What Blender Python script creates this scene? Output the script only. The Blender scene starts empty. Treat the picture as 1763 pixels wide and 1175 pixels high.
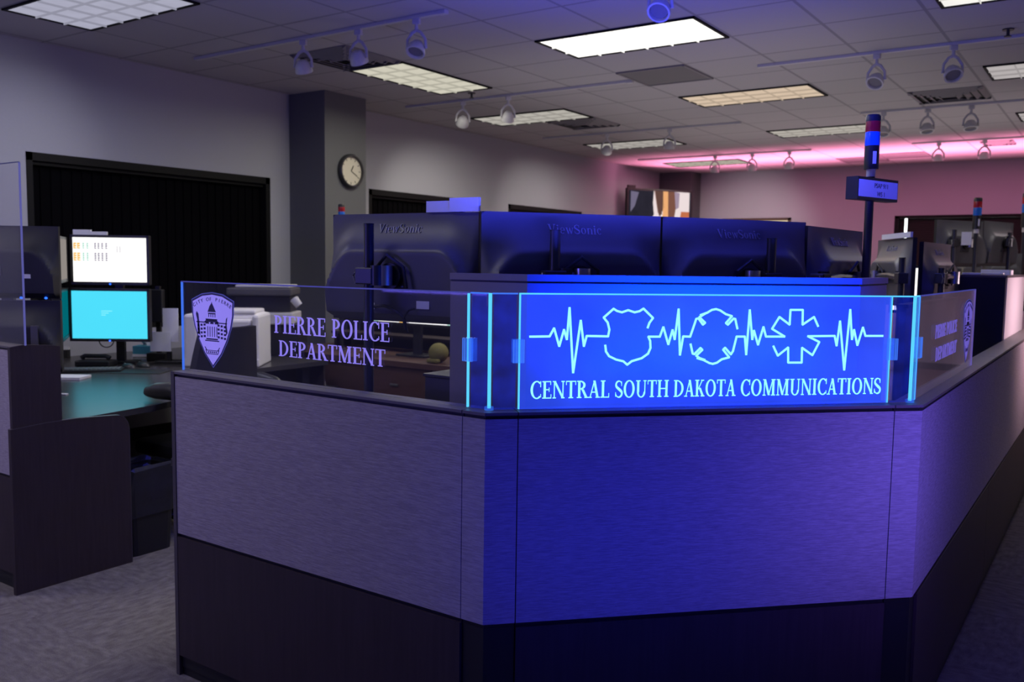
import bpy, bmesh, math, random
from mathutils import Vector, Matrix
random.seed(7)
C = bpy.context.scene.collection
SC = bpy.context.scene
PI = math.pi
def V(*a): return Vector(a)

# ------------------------------------------------------------------ camera
IW, IH, FPX = 1763.0, 1175.0, 1526.0
PITCH, YAW, ROLL = math.radians(5.05), math.radians(34.6), math.radians(-.815)
CAM = V(0, 0, 1.5)
_F = V(-math.sin(YAW)*math.cos(PITCH), math.cos(YAW)*math.cos(PITCH), -math.sin(PITCH))
_R = V(math.cos(YAW), math.sin(YAW), 0)
_D = _F.cross(_R)
_R2 = _R*math.cos(ROLL) + _D*math.sin(ROLL)
_D2 = _D*math.cos(ROLL) - _R*math.sin(ROLL)
cd = bpy.data.cameras.new('camera'); cam = bpy.data.objects.new('camera', cd); C.objects.link(cam)
cd.sensor_width = 23.5; cd.lens = FPX/IW*23.5; cd.clip_start = .05
cam.matrix_world = Matrix.Translation(CAM) @ Matrix((_R2, -_D2, -_F)).transposed().to_4x4()
cd.dof.use_dof = True; cd.dof.focus_distance = 2.55; cd.dof.aperture_fstop = 3.2
SC.camera = cam
# surveying helpers: a sight line from the camera position met with a known plane of the room
def ray(px, py): return _R2*((px-IW/2)/FPX) + _D2*((py-IH/2)/FPX) + _F
def at_z(px, py, z): d = ray(px, py); return CAM + d*((z-1.5)/d.z)
def at_y(px, py, y): d = ray(px, py); return CAM + d*(y/d.y)
def at_x(px, py, x): d = ray(px, py); return CAM + d*(x/d.x)
def at_t(px, py, t): return CAM + ray(px, py)*t
def along(px, p, az):            # point of the plan line through p with azimuth az (degrees from +X) seen at column px
    d = ray(px, 460); u = V(math.cos(math.radians(az)), math.sin(math.radians(az)), 0)
    det = d.x*(-u.y) - d.y*(-u.x); t = (p.x*(-u.y) - p.y*(-u.x))/det
    return V(d.x*t, d.y*t, p.z)

# ------------------------------------------------------------------ colour management, world
SC.view_settings.view_transform = 'Standard'; SC.view_settings.look = 'None'
SC.view_settings.gamma = 1; SC.view_settings.use_curve_mapping = False
SC.view_settings.exposure = 0.0
try: SC.cycles.use_denoising = True
except Exception: pass
SC.cycles.max_bounces = 8; SC.cycles.transparent_max_bounces = 24; SC.cycles.caustics_reflective = False
SC.cycles.sample_clamp_indirect = 4.0
w = bpy.data.worlds.new('world'); SC.world = w; w.use_nodes = True
w.node_tree.nodes['Background'].inputs[0].default_value = (.5, .6, .8, 1); w.node_tree.nodes['Background'].inputs[1].default_value = .3

# ------------------------------------------------------------------ lights
def area(name, loc, aim, sx, sy, col, power, spread=180, parent=None):
    l = bpy.data.lights.new(name, 'AREA'); l.shape = 'RECTANGLE'; l.size = sx; l.size_y = sy
    l.color = col; l.energy = power; l.spread = math.radians(spread)
    o = bpy.data.objects.new(name, l); C.objects.link(o)
    o.location = loc; o.rotation_euler = Vector(aim).to_track_quat('-Z', 'Y').to_euler()
    return o
def area_along(name, loc, aim, right, sx, sy, col, power, spread=180):
    o = area(name, loc, aim, sx, sy, col, power, spread)
    z = -Vector(aim).normalized(); x = Vector(right).normalized(); y = z.cross(x).normalized(); x = y.cross(z)
    o.rotation_euler = Matrix((x, y, z)).transposed().to_euler(); return o
def spot(name, loc, aim, col, power, ang, blend=.8, rad=.04):
    l = bpy.data.lights.new(name, 'SPOT'); l.color = col; l.energy = power; l.spot_size = math.radians(ang); l.spot_blend = blend
    l.shadow_soft_size = rad
    o = bpy.data.objects.new(name, l); C.objects.link(o); o.location = loc
    o.rotation_euler = Vector(aim).to_track_quat('-Z', 'Y').to_euler(); return o

CEIL = 3.06
BLUE = (.0, .02, 1.0)
TV_ = V(.698, .716, 0); NV = V(.716, -.698, 0)       # along / outward normal of the chamfered front panel
CH0 = V(-.915, 2.331, 0)                              # middle of the chamfered face
# ceiling troffers: (x, y, along X?, light output, colour, brightness of the lens)
TROFFERS = [(-5.37, 3.20, 1, 10, (.78, .78, 1), .50), (-2.93, 5.64, 1, 26, (1, .97, .92), 1.6), (-5.065, 5.945, 0, 18, (1, .95, .78), .62),
            (-2.93, 8.08, 1, 16, (1, .78, .58), .66), (-5.37, 8.08, 1, 12, (1, .94, .84), .46), (-5.37, 10.52, 1, 12, (1, .93, .86), .42),
            (-2.93, 10.52, 1, 16, (1, .92, .82), .46), (-.41, 5.64, 1, 1.5, (1, .97, .92), .95), (-.41, 8.08, 1, 9, (1, .92, .92), .46),
            (-.41, 10.52, 1, 14, (1, .90, .90), .42), (-5.37, 12.96, 1, 9, (1, .90, .75), .50), (-2.93, .76, 1, 11, (.95, .92, 1), .5),
            (-5.37, .76, 1, 26, (1, .93, .98), .8), (-2.93, 3.20, 1, 17, (.95, .95, 1), .5)]
for i, (x, y, ax, pw, col, br) in enumerate(TROFFERS):
    area('troffer_light', (x, y, CEIL-.05), (0, 0, -1), 1.1 if ax else .5, .5 if ax else 1.1, col, pw, 170)
# added upward fills that brighten the ceiling, without fixtures
area('ceiling_fill', (-3.0, 7.2, 1.95), (0, 0, 1), 3.4, 3.4, (1, .95, 1), 8.5, 150)
area('ceiling_fill', (-2.4, 10.3, 2.0), (0, 0, 1), 5.0, 2.4, (1, .90, .93), 13, 170)
# light bars of the edge-lit sign, and added blue fills round it
area_along('sign_edge_light', CH0 - NV*.04 + V(0, 0, 1.432), (0, 0, 1), TV_, 1.3, .012, (.05, .06, 1), 90, 148)
area('ceiling_blue_fill', (-1.9, 3.75, 1.76), (0, .05, 1), 1.3, .9, (.07, .08, 1), 23, 165)  # added blue fill for the ceiling; no strip stands here
area_along('sign_bar_back', CH0 - NV*.055 + TV_*.11 + V(0, 0, 1.13), -NV*.8 + V(0, 0, .6), TV_, .80, .02, BLUE, 46, 104)
area_along('front_blue_fill', CH0 + NV*.55 - TV_*.24 + V(0, 0, .80), -NV, TV_, 1.0, .75, (.02, .03, 1), 2.0, 124)  # added blue fill in front of the chamfered fabric, not part of the sign
area_along('aisle_blue_fill', CH0 + NV*.9 + TV_*.75 + V(0, 0, 1.0), (-.85, .75, -.05), (.75, .85, 0), .5, .6, (.20, .13, 1), 3.2, 90)  # added blue fill for the right-hand fabric, no fixture in the aisle
# added pink fills in the aisle, in place of unseen lit stations
area('aisle_pink_fill', (2.6, 7.2, 1.3), (-1, -.05, -.08), 2.4, .5, (1, .80, .84), 5.5, 110)
area('panel_pink_fill', (.45, 6.2, 1.30), (-1, 0, -.02), .5, .12, (1, .62, .74), 4.5, 92)  # added pink fill aimed at the white side panel
for o in list(C.objects):
    if o.name.startswith(('front_blue_fill', 'aisle_blue')): o.visible_glossy = False
# added blue fill behind the camera, in place of an unseen lit station
area('rear_blue_fill', (-4.2, -1.6, 1.5), (0, 1, .12), 1.6, .5, (.16, .12, 1), 24, 170)
# pink strip uplights on the far consoles
for x in (-5.4, -3.8, -2.2, -.6):
    area('pink_uplight', (x, 12.85, 1.95), (0, 0, 1), 1.5, .8, (1, .28, .50), 38, 104)
# wall washers from the track heads, and an added beam that brightens the printer
for p_, d_, c_, e_, an in (((-5.25, 6.78, 2.78), (-1.4, 1.0, -.75), (1, .93, .82), 34, 56), ((-4.65, 9.25, 2.78), (-2.0, .75, -.72), (1, .93, .82), 40, 52),
                         ((-4.69, 4.3, 2.78), (-2.0, -1.5, -.85), (1, .95, .92), 26, 66), ((-4.6, 12.2, 2.78), (-.55, 2.2, -.72), (1, .97, .92), 60, 64),
                         ((-4.23, 4.38, 2.78), (-.9, -.45, -1.9), (1, .95, .95), 75, 42)):
    d_ = Vector(d_).normalized(); spot('track_beam', Vector(p_) + d_*.08, d_, c_, e_, an, 1)

# ------------------------------------------------------------------ materials
def nodes_of(m): m.use_nodes = True; return m.node_tree.nodes, m.node_tree.links
def mat(name, col, rough=.5, metal=0, noise=.08, scale=60, bump=0, spec=.5, stretch=(1, 1, 1), coord='Object'):
    m = bpy.data.materials.new(name); N, L = nodes_of(m); b = N['Principled BSDF']
    b.inputs['Roughness'].default_value = rough; b.inputs['Metallic'].default_value = metal
    b.inputs['Specular IOR Level'].default_value = spec
    tc = N.new('ShaderNodeTexCoord'); mp = N.new('ShaderNodeMapping'); mp.inputs['Scale'].default_value = stretch
    nz = N.new('ShaderNodeTexNoise'); nz.inputs['Scale'].default_value = scale; nz.inputs['Detail'].default_value = 4
    L.new(tc.outputs[coord], mp.inputs[0]); L.new(mp.outputs[0], nz.inputs['Vector'])
    rp = N.new('ShaderNodeMix'); rp.data_type = 'RGBA'
    rp.inputs['A'].default_value = (*[c*(1-noise) for c in col], 1); rp.inputs['B'].default_value = (*[min(1, c*(1+noise)) for c in col], 1)
    L.new(nz.outputs['Fac'], rp.inputs['Factor']); L.new(rp.outputs['Result'], b.inputs['Base Color'])
    if bump:
        bp = N.new('ShaderNodeBump'); bp.inputs['Strength'].default_value = bump; bp.inputs['Distance'].default_value = .004
        L.new(nz.outputs['Fac'], bp.inputs['Height']); L.new(bp.outputs[0], b.inputs['Normal'])
    return m
def glow(name, col, strength=1.0, noise=.0, scale=8):
    m = bpy.data.materials.new(name); N, L = nodes_of(m); N.remove(N['Principled BSDF'])
    e = N.new('ShaderNodeEmission'); e.inputs[0].default_value = (*col, 1); e.inputs[1].default_value = strength
    if noise:
        nz = N.new('ShaderNodeTexNoise'); nz.inputs['Scale'].default_value = scale
        tc = N.new('ShaderNodeTexCoord'); L.new(tc.outputs['Object'], nz.inputs['Vector'])
        mr = N.new('ShaderNodeMapRange'); mr.inputs[3].default_value = strength*(1-noise); mr.inputs[4].default_value = strength*(1+noise)
        L.new(nz.outputs['Fac'], mr.inputs[0]); L.new(mr.outputs[0], e.inputs[1])
    L.new(e.outputs[0], N['Material Output'].inputs[0]); return m
def acrylic(name, tint, haze, hstr, noise=.35, scale=5, refl=.04):
    """clear sheet: see-through, faint mirror, and the edge-fed light it scatters"""
    m = bpy.data.materials.new(name); N, L = nodes_of(m); N.remove(N['Principled BSDF'])
    t = N.new('ShaderNodeBsdfTransparent'); t.inputs[0].default_value = (*tint, 1)
    g = N.new('ShaderNodeBsdfGlossy'); g.inputs['Roughness'].default_value = .03
    mx = N.new('ShaderNodeMixShader'); fz = N.new('ShaderNodeFresnel'); ge = N.new('ShaderNodeNewGeometry'); io = N.new('ShaderNodeMapRange'); io.inputs[3].default_value = 1.42; io.inputs[4].default_value = 1/1.42; L.new(ge.outputs['Backfacing'], io.inputs[0]); L.new(io.outputs[0], fz.inputs['IOR']); L.new(fz.outputs[0], mx.inputs[0])
    L.new(t.outputs[0], mx.inputs[1]); L.new(g.outputs[0], mx.inputs[2])
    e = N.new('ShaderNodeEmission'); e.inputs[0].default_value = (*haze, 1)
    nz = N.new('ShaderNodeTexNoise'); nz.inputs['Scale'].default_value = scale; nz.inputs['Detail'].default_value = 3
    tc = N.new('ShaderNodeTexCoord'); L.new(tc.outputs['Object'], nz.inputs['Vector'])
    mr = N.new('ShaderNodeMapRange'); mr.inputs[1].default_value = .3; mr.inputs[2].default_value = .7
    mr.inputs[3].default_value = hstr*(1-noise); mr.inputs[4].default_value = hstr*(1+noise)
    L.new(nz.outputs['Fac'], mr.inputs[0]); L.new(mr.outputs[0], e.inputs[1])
    ad = N.new('ShaderNodeAddShader'); L.new(mx.outputs[0], ad.inputs[0]); L.new(e.outputs[0], ad.inputs[1])
    L.new(ad.outputs[0], N['Material Output'].inputs[0]); return m

M = {}
M['wall'] = mat('wall_paint', (.42, .425, .475), .85, 0, .03, 90, .05)
M['slate'] = mat('column_paint', (.125, .128, .138), .8, 0, .05, 90, .05)
M['fixture'] = mat('white_enamel', (.55, .55, .56), .4)
M['black'] = mat('black_plastic', (.014, .014, .016), .42)
M['shell'] = mat('monitor_shell', (.085, .085, .092), .42, 0, .05, 200, .03)
M['shell_dark'] = mat('monitor_shell_shaded', (.014, .014, .016), .6, 0, .1, 200, .05)  # darker copy of the shell; the left monitors' dimness is in its colour
M['brand'] = mat('raised_lettering', (.24, .24, .26), .35)
M['metal_dark'] = mat('dark_metal', (.05, .05, .058), .35, .5)
M['metal'] = mat('brushed_metal', (.5, .5, .5), .3, .9)
M['wood'] = mat('dark_laminate', (.040, .028, .032), .45, 0, .35, 14, .04, .4, (6, 6, .35))
M['wood_brown'] = mat('brown_laminate', (.085, .042, .028), .5, 0, .3, 10, .03, .4, (.5, 6, 6))
M['trim'] = mat('edge_trim', (.075, .065, .07), .4)
M['taupe'] = mat('taupe_laminate', (.22, .19, .19), .5, 0, .06, 30)
M['cap'] = mat('cap_trim', (.13, .115, .12), .45, 0, .05, 30)
M['desk'] = mat('desk_laminate', (.045, .042, .045), .26, 0, .2, 12, .02, .5, (6, .5, 6))
M['paper'] = mat('paper', (.72, .72, .74), .8, 0, .03)
M['white'] = mat('white_plastic', (.70, .68, .68), .45, 0, .03)
M['grey'] = mat('grey_plastic', (.09, .085, .085), .5)
M['chair'] = mat('chair_vinyl', (.02, .02, .022), .38, 0, .2, 60, .1)
M['teal'] = mat('teal_card', (.05, .26, .34), .6)
M['red'] = mat('red_plastic', (.45, .02, .02), .4)
M['yellow'] = mat('yellow_plush', (.16, .14, .03), .8, 0, .3, 80, .3)
M['liner'] = mat('black_bag', (.02, .02, .03), .25, 0, .3, 18, .6)
M['red_lens'] = mat('red_lens', (.40, .012, .02), .25, 0, .1, 30)
M['blue_lens'] = mat('blue_lens', (.02, .16, .62), .2, 0, .1, 30)
M['blind'] = mat('dark_blind', (.003, .0028, .004), .95, 0, .2, 4, 0, .05, (1, 30, 1))
M['blind_h'] = mat('slat_blind', (.022, .016, .018), .6, 0, .3, 4, 0, .3, (1, 1, 30))
M['frame'] = mat('window_frame', (.005, .005, .006), .6, 0, .1, 60, 0, .2)
M['clock_face'] = mat('clock_face', (.62, .58, .48), .5, 0, .03)
M['chrome'] = mat('chrome', (.55, .55, .6), .2, 1)
M['daylight'] = glow('daylight', (.95, 1, 1), 3.0)
M['vent'] = mat('vent_grey', (.20, .19, .20), .5)
M['vent_dark'] = mat('vent_shadow', (.03, .03, .03), .7)
M['return'] = mat('perforated_grille', (.17, .165, .17), .6, 0, .3, 300, .2)
M['lead'] = glow('power_led', (.02, .12, 1), 2.5)
M['paper_white_glow'] = glow('screen_white', (1.0, .98, .96), 1.25, .03)
M['screen_teal'] = glow('screen_teal', (.08, .76, 1.0), .98, .05, 2)
M['screen_text'] = glow('screen_text', (.25, .9, 1.0), 1.0)
M['s_orange'] = glow('screen_orange', (.95, .55, .15), 1.0)
M['s_grey'] = glow('screen_grey', (.35, .33, .42), 1.0)
M['s_green'] = glow('screen_green', (.45, .75, .65), 1.0)
M['art'] = glow('engraved_glow', (.30, 1.05, 1.15), 1.25, .06, 20)
M['edge_hot'] = glow('lit_edge', (.10, .62, 1.1), 1.1, .08, 14)
M['edge_mid'] = glow('lit_edge_mid', (.06, .20, 1.0), .9, .2, 10)
M['edge_dim'] = glow('lit_edge_dim', (.10, .10, .55), .55, .2, 10)
M['etch'] = glow('etched_letters', (.30, .24, .98), .85, .06, 12)
M['etch_dim'] = glow('etched_letters_dim', (.22, .16, .85), .62, .06, 12)
M['etch_line'] = mat('etched_dark', (.035, .03, .12), .6)
M['sheet'] = acrylic('clear_acrylic', (.93, .93, .95), (.05, .045, .22), .016)
M['sheet_side'] = acrylic('clear_acrylic_side', (.90, .90, .93), (.30, .22, .40), .05)  # pinkish haze paints the aisle's reflection into the sheet
M['sheet_corner'] = acrylic('corner_acrylic', (.62, .64, .85), (.01, .03, .60), .16, .7, 14)
M['sheet_sign'] = acrylic('sign_acrylic', (.46, .48, .72), (.035, .10, 1.0), .44, .30, 3)
M['clip'] = acrylic('clip_acrylic', (.7, .8, .95), (.05, .22, 1), .22, .3, 20)

def fabric_mat():
    m = bpy.data.materials.new('panel_fabric'); N, L = nodes_of(m); b = N['Principled BSDF']
    b.inputs['Roughness'].default_value = .9; b.inputs['Specular IOR Level'].default_value = .15
    tc = N.new('ShaderNodeTexCoord'); mp = N.new('ShaderNodeMapping'); mp.inputs['Scale'].default_value = (1, 1, 12)
    nz = N.new('ShaderNodeTexNoise'); nz.inputs['Scale'].default_value = 26; nz.inputs['Detail'].default_value = 6; nz.inputs['Roughness'].default_value = .7
    L.new(tc.outputs['Object'], mp.inputs[0]); L.new(mp.outputs[0], nz.inputs['Vector'])
    cr = N.new('ShaderNodeValToRGB'); cr.color_ramp.elements[0].position = .32; cr.color_ramp.elements[1].position = .68
    cr.color_ramp.elements[0].color = (.27, .24, .26, 1); cr.color_ramp.elements[1].color = (.46, .41, .43, 1)
    L.new(nz.outputs['Fac'], cr.inputs[0]); L.new(cr.outputs[0], b.inputs['Base Color'])
    bp = N.new('ShaderNodeBump'); bp.inputs['Strength'].default_value = .35; bp.inputs['Distance'].default_value = .003
    L.new(nz.outputs['Fac'], bp.inputs['Height']); L.new(bp.outputs[0], b.inputs['Normal']); return m
M['fabric'] = fabric_mat()

def carpet_mat():
    m = bpy.data.materials.new('carpet_tile'); N, L = nodes_of(m); b = N['Principled BSDF']
    b.inputs['Roughness'].default_value = .95; b.inputs['Specular IOR Level'].default_value = .1
    tc = N.new('ShaderNodeTexCoord')
    ck = N.new('ShaderNodeTexChecker'); ck.inputs['Scale'].default_value = 1.64
    m1 = N.new('ShaderNodeMapping'); m1.inputs['Scale'].default_value = (2.2, 5, 1); m2 = N.new('ShaderNodeMapping'); m2.inputs['Scale'].default_value = (5, 2.2, 1)
    n1 = N.new('ShaderNodeTexNoise'); n2 = N.new('ShaderNodeTexNoise'); n3 = N.new('ShaderNodeTexNoise')
    for n in (n1, n2): n.inputs['Scale'].default_value = 7; n.inputs['Detail'].default_value = 5
    n3.inputs['Scale'].default_value = 220
    for a, bb in ((m1, n1), (m2, n2)): L.new(tc.outputs['Object'], a.inputs[0]); L.new(a.outputs[0], bb.inputs['Vector'])
    L.new(tc.outputs['Object'], ck.inputs['Vector']); L.new(tc.outputs['Object'], n3.inputs['Vector'])
    mx = N.new('ShaderNodeMix'); mx.data_type = 'FLOAT'
    L.new(ck.outputs['Fac'], mx.inputs['Factor']); L.new(n1.outputs['Fac'], mx.inputs['A']); L.new(n2.outputs['Fac'], mx.inputs['B'])
    ad = N.new('ShaderNodeMath'); ad.operation = 'MULTIPLY_ADD'; ad.inputs[1].default_value = .5
    L.new(n3.outputs['Fac'], ad.inputs[0]); L.new(mx.outputs['Result'], ad.inputs[2])
    cr = N.new('ShaderNodeValToRGB'); cr.color_ramp.elements[0].position = .5; cr.color_ramp.elements[1].position = 1.0
    cr.color_ramp.elements[0].color = (.10, .088, .088, 1); cr.color_ramp.elements[1].color = (.205, .185, .180, 1)
    L.new(ad.outputs[0], cr.inputs[0]); L.new(cr.outputs[0], b.inputs['Base Color'])
    bp = N.new('ShaderNodeBump'); bp.inputs['Strength'].default_value = .5; bp.inputs['Distance'].default_value = .004
    L.new(n3.outputs['Fac'], bp.inputs['Height']); L.new(bp.outputs[0], b.inputs['Normal']); return m
M['carpet'] = carpet_mat()

def ceiling_mat():
    m = bpy.data.materials.new('ceiling_tile'); N, L = nodes_of(m); b = N['Principled BSDF']
    b.inputs['Roughness'].default_value = .9; b.inputs['Specular IOR Level'].default_value = .2
    tc = N.new('ShaderNodeTexCoord'); mp = N.new('ShaderNodeMapping'); mp.inputs['Location'].default_value = (2.32, -5.335, 0)
    br = N.new('ShaderNodeTexBrick'); br.offset = 0; br.squash = 1; br.inputs['Scale'].default_value = 1
    br.inputs['Brick Width'].default_value = .61; br.inputs['Row Height'].default_value = .61
    br.inputs['Mortar Size'].default_value = .013; br.inputs['Mortar Smooth'].default_value = .3
    br.inputs['Color1'].default_value = (.58, .56, .57, 1); br.inputs['Color2'].default_value = (.555, .54, .545, 1); br.inputs['Mortar'].default_value = (.38, .365, .38, 1)
    L.new(tc.outputs['Object'], mp.inputs[0]); L.new(mp.outputs[0], br.inputs['Vector'])
    nz = N.new('ShaderNodeTexNoise'); nz.inputs['Scale'].default_value = 160; L.new(tc.outputs['Object'], nz.inputs['Vector'])
    mx = N.new('ShaderNodeMix'); mx.data_type = 'RGBA'; mx.blend_type = 'MULTIPLY'; mx.inputs['Factor'].default_value = .25
    L.new(br.outputs['Color'], mx.inputs['A']); L.new(nz.outputs['Color'], mx.inputs['B']); L.new(mx.outputs['Result'], b.inputs['Base Color'])
    bp = N.new('ShaderNodeBump'); bp.inputs['Strength'].default_value = .2; bp.inputs['Distance'].default_value = .003
    L.new(nz.outputs['Fac'], bp.inputs['Height']); L.new(bp.outputs[0], b.inputs['Normal']); return m
M['ceiling'] = ceiling_mat()

# ------------------------------------------------------------------ mesh helpers
class MB:
    def __init__(s): s.bm = bmesh.new()
    def _take(s, vs, T):
        if T is not None: bmesh.ops.transform(s.bm, matrix=T, verts=vs)
    def box(s, c, d, bev=0, T=None, rz=0):
        r = bmesh.ops.create_cube(s.bm, size=1); vs = r['verts']
        bmesh.ops.scale(s.bm, vec=d, verts=vs)
        if bev:
            es = list({e for v in vs for e in v.link_edges})
            rb = bmesh.ops.bevel(s.bm, geom=es, offset=bev, segments=2, profile=.5, affect='EDGES')
            vs = list({v for f in rb['faces'] for v in f.verts} | {v for v in vs if v.is_valid})
        X = Matrix.Translation(c) @ Matrix.Rotation(rz, 4, 'Z')
        if T is not None: X = T @ X
        bmesh.ops.transform(s.bm, matrix=X, verts=vs); return s
    def cyl(s, p0, p1, r0, r1=None, n=20, T=None, cap=True):
        p0, p1 = Vector(p0), Vector(p1); r1 = r0 if r1 is None else r1; d = p1-p0
        r = bmesh.ops.create_cone(s.bm, cap_ends=cap, segments=n, radius1=r0, radius2=r1, depth=d.length)
        X = Matrix.Translation((p0+p1)/2) @ d.to_track_quat('Z', 'Y').to_matrix().to_4x4()
        if T is not None: X = T @ X
        bmesh.ops.transform(s.bm, matrix=X, verts=r['verts']); return s
    def lathe(s, prof, n=28, T=None, cap=True):
        rings = []
        for (r, z) in prof:
            rings.append([s.bm.verts.new((r*math.cos(2*PI*k/n), r*math.sin(2*PI*k/n), z)) for k in range(n)])
        for a, b in zip(rings, rings[1:]):
            for k in range(n): s.bm.faces.new((a[k], a[(k+1) % n], b[(k+1) % n], b[k]))
        for rg, fl in ((rings[0], True), (rings[-1], False)):
            if cap and prof[0 if fl else -1][0] > 1e-5: s.bm.faces.new(rg[::-1] if fl else rg)
        s._take([v for r in rings for v in r], T); return s
    def tube(s, pts, rad, n=8, T=None):
        pts = [Vector(p) for p in pts]; rings = []; up = V(.13, .27, .95)
        for i, p in enumerate(pts):
            d = (pts[min(i+1, len(pts)-1)] - pts[max(i-1, 0)]).normalized()
            a = d.cross(up); a = a.normalized() if a.length > 1e-4 else d.cross(V(1, 0, 0)).normalized(); b = d.cross(a)
            r = rad[i] if isinstance(rad, (list, tuple)) else rad
            rings.append([s.bm.verts.new(p + a*(r*math.cos(2*PI*k/n)) + b*(r*math.sin(2*PI*k/n))) for k in range(n)])
        for a, b in zip(rings, rings[1:]):
            for k in range(n): s.bm.faces.new((a[k], a[(k+1) % n], b[(k+1) % n], b[k]))
        s.bm.faces.new(rings[0][::-1]); s.bm.faces.new(rings[-1])
        s._take([v for r in rings for v in r], T); return s
    def prism(s, poly, f, n, th):
        """2-D outline poly put on a plane by f(u,v), thickened by th along n"""
        n = Vector(n)
        a = [s.bm.verts.new(f(*p)) for p in poly]; b = [s.bm.verts.new(f(*p)+n*th) for p in poly]
        s.bm.faces.new(a[::-1]); s.bm.faces.new(b); k = len(poly)
        for i in range(k): s.bm.faces.new((a[i], a[(i+1) % k], b[(i+1) % k], b[i]))
        return s
    def stroke(s, pts, w, f, n, th, closed=False):
        """poly-line of even width on the plane f"""
        ps = [Vector((p[0], p[1])) for p in pts]
        if closed: ps.append(ps[0])
        for a, b in zip(ps, ps[1:]):
            d = b-a
            if d.length < 1e-6: continue
            d.normalize(); q = Vector((-d.y, d.x))*w/2; e = d*w*.22
            s.prism([tuple(a-e-q), tuple(b+e-q), tuple(b+e+q), tuple(a-e+q)], f, n, th)
        return s
    def build(s, name, m, parent=None, smooth=False, kind=None, label=None):
        bmesh.ops.recalc_face_normals(s.bm, faces=s.bm.faces)
        me = bpy.data.meshes.new(name); s.bm.to_mesh(me); s.bm.free()
        if smooth:
            for p in me.polygons: p.use_smooth = True
            try: me.set_sharp_from_angle(angle=math.radians(40))
            except Exception: pass
        me.materials.append(m)
        o = bpy.data.objects.new(name, me); C.objects.link(o)
        if parent is not None: o.parent = parent
        if kind: o['kind'] = kind
        if label: o['label'] = label
        return o
def thing(name, label, cat, loc=(0, 0, 0), rz=0, group=None):
    o = bpy.data.objects.new(name, None); o.empty_display_size = .05; C.objects.link(o)
    o.location = loc; o.rotation_euler = (0, 0, rz); o['label'] = label; o['category'] = cat
    if group: o['group'] = group
    return o
def tag(o, label, cat, group=None):
    o['label'] = label; o['category'] = cat
    if group: o['group'] = group
    return o
def dup(root, loc, rz, label=None, group=None):
    r = root.copy(); C.objects.link(r); r.location = loc; r.rotation_euler = (0, 0, rz)
    if label: r['label'] = label
    if group: r['group'] = group
    for ch in list(root.children):
        c = ch.copy(); C.objects.link(c); c.parent = r
        for g in list(ch.children):
            d = g.copy(); C.objects.link(d); d.parent = c
    return r
def bx(name, c, d, m, parent=None, bev=.003, rz=0, **k): return MB().box(c, d, bev, None, rz).build(name, m, parent, **k)
def span(name, a, b, m, parent=None, bev=0, **k):
    a, b = Vector(a), Vector(b); return MB().box((a+b)/2, b-a, bev).build(name, m, parent, **k)

# serif capitals for the signs: strokes on a unit cap height; f maps (u,v) to the sheet
def arc(cx, cy, rx, ry, a0, a1, n=14): return [(cx+rx*math.cos(math.radians(a0+(a1-a0)*i/n)), cy+ry*math.sin(math.radians(a0+(a1-a0)*i/n))) for i in range(n+1)]
def ring(cx, cy, rx, ry, wx, wy, a0, a1, n=16):
    out = arc(cx, cy, rx, ry, a0, a1, n); inn = arc(cx, cy, rx-wx, ry-wy, a0, a1, n)
    return [[out[i], out[i+1], inn[i+1], inn[i]] for i in range(n)]
def rect(x0, y0, x1, y1): return [(x0, y0), (x1, y0), (x1, y1), (x0, y1)]
TK, TN, SF = .165, .065, .055
def stem(x, y0=0, y1=1, w=TK): return [rect(x, y0, x+w, y1), rect(x-.09, y0, x+w+.09, y0+SF), rect(x-.09, y1-SF, x+w+.09, y1)]
def diag(x0, y0, x1, y1, w): return [[(x0, y0), (x0+w, y0), (x1+w, y1), (x1, y1)]]
def ser(x, y, w=.34): return [rect(x-w/2, y, x+w/2, y+SF)]
def thick(pts, ws):
    out = []
    for i in range(len(pts)-1):
        a, b = Vector(pts[i]), Vector(pts[i+1]); d = (b-a).normalized(); q = Vector((-d.y, d.x))
        out.append([tuple(a-q*ws[i]/2), tuple(b-q*ws[i+1]/2), tuple(b+q*ws[i+1]/2), tuple(a+q*ws[i]/2)])
    return out
def s_shape(w, h):
    p = [(.84*w, .80*h)] + arc(.5*w, .755*h, .36*w, .215*h, 40, 210, 9) + [(.36*w, .56*h), (.64*w, .44*h)] + arc(.5*w, .245*h, .38*w, .22*h, 30, -140, 9) + [(.10*w, .22*h)]
    n = len(p); ws = [(.06 + .11*max(0, 1-abs(i-n/2)/(n*.38)))*h for i in range(n)]
    return thick(p, ws) + [rect(.80*w, .68*h, .85*w, .95*h), rect(.08*w, .05*h, .13*w, .32*h)]
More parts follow.
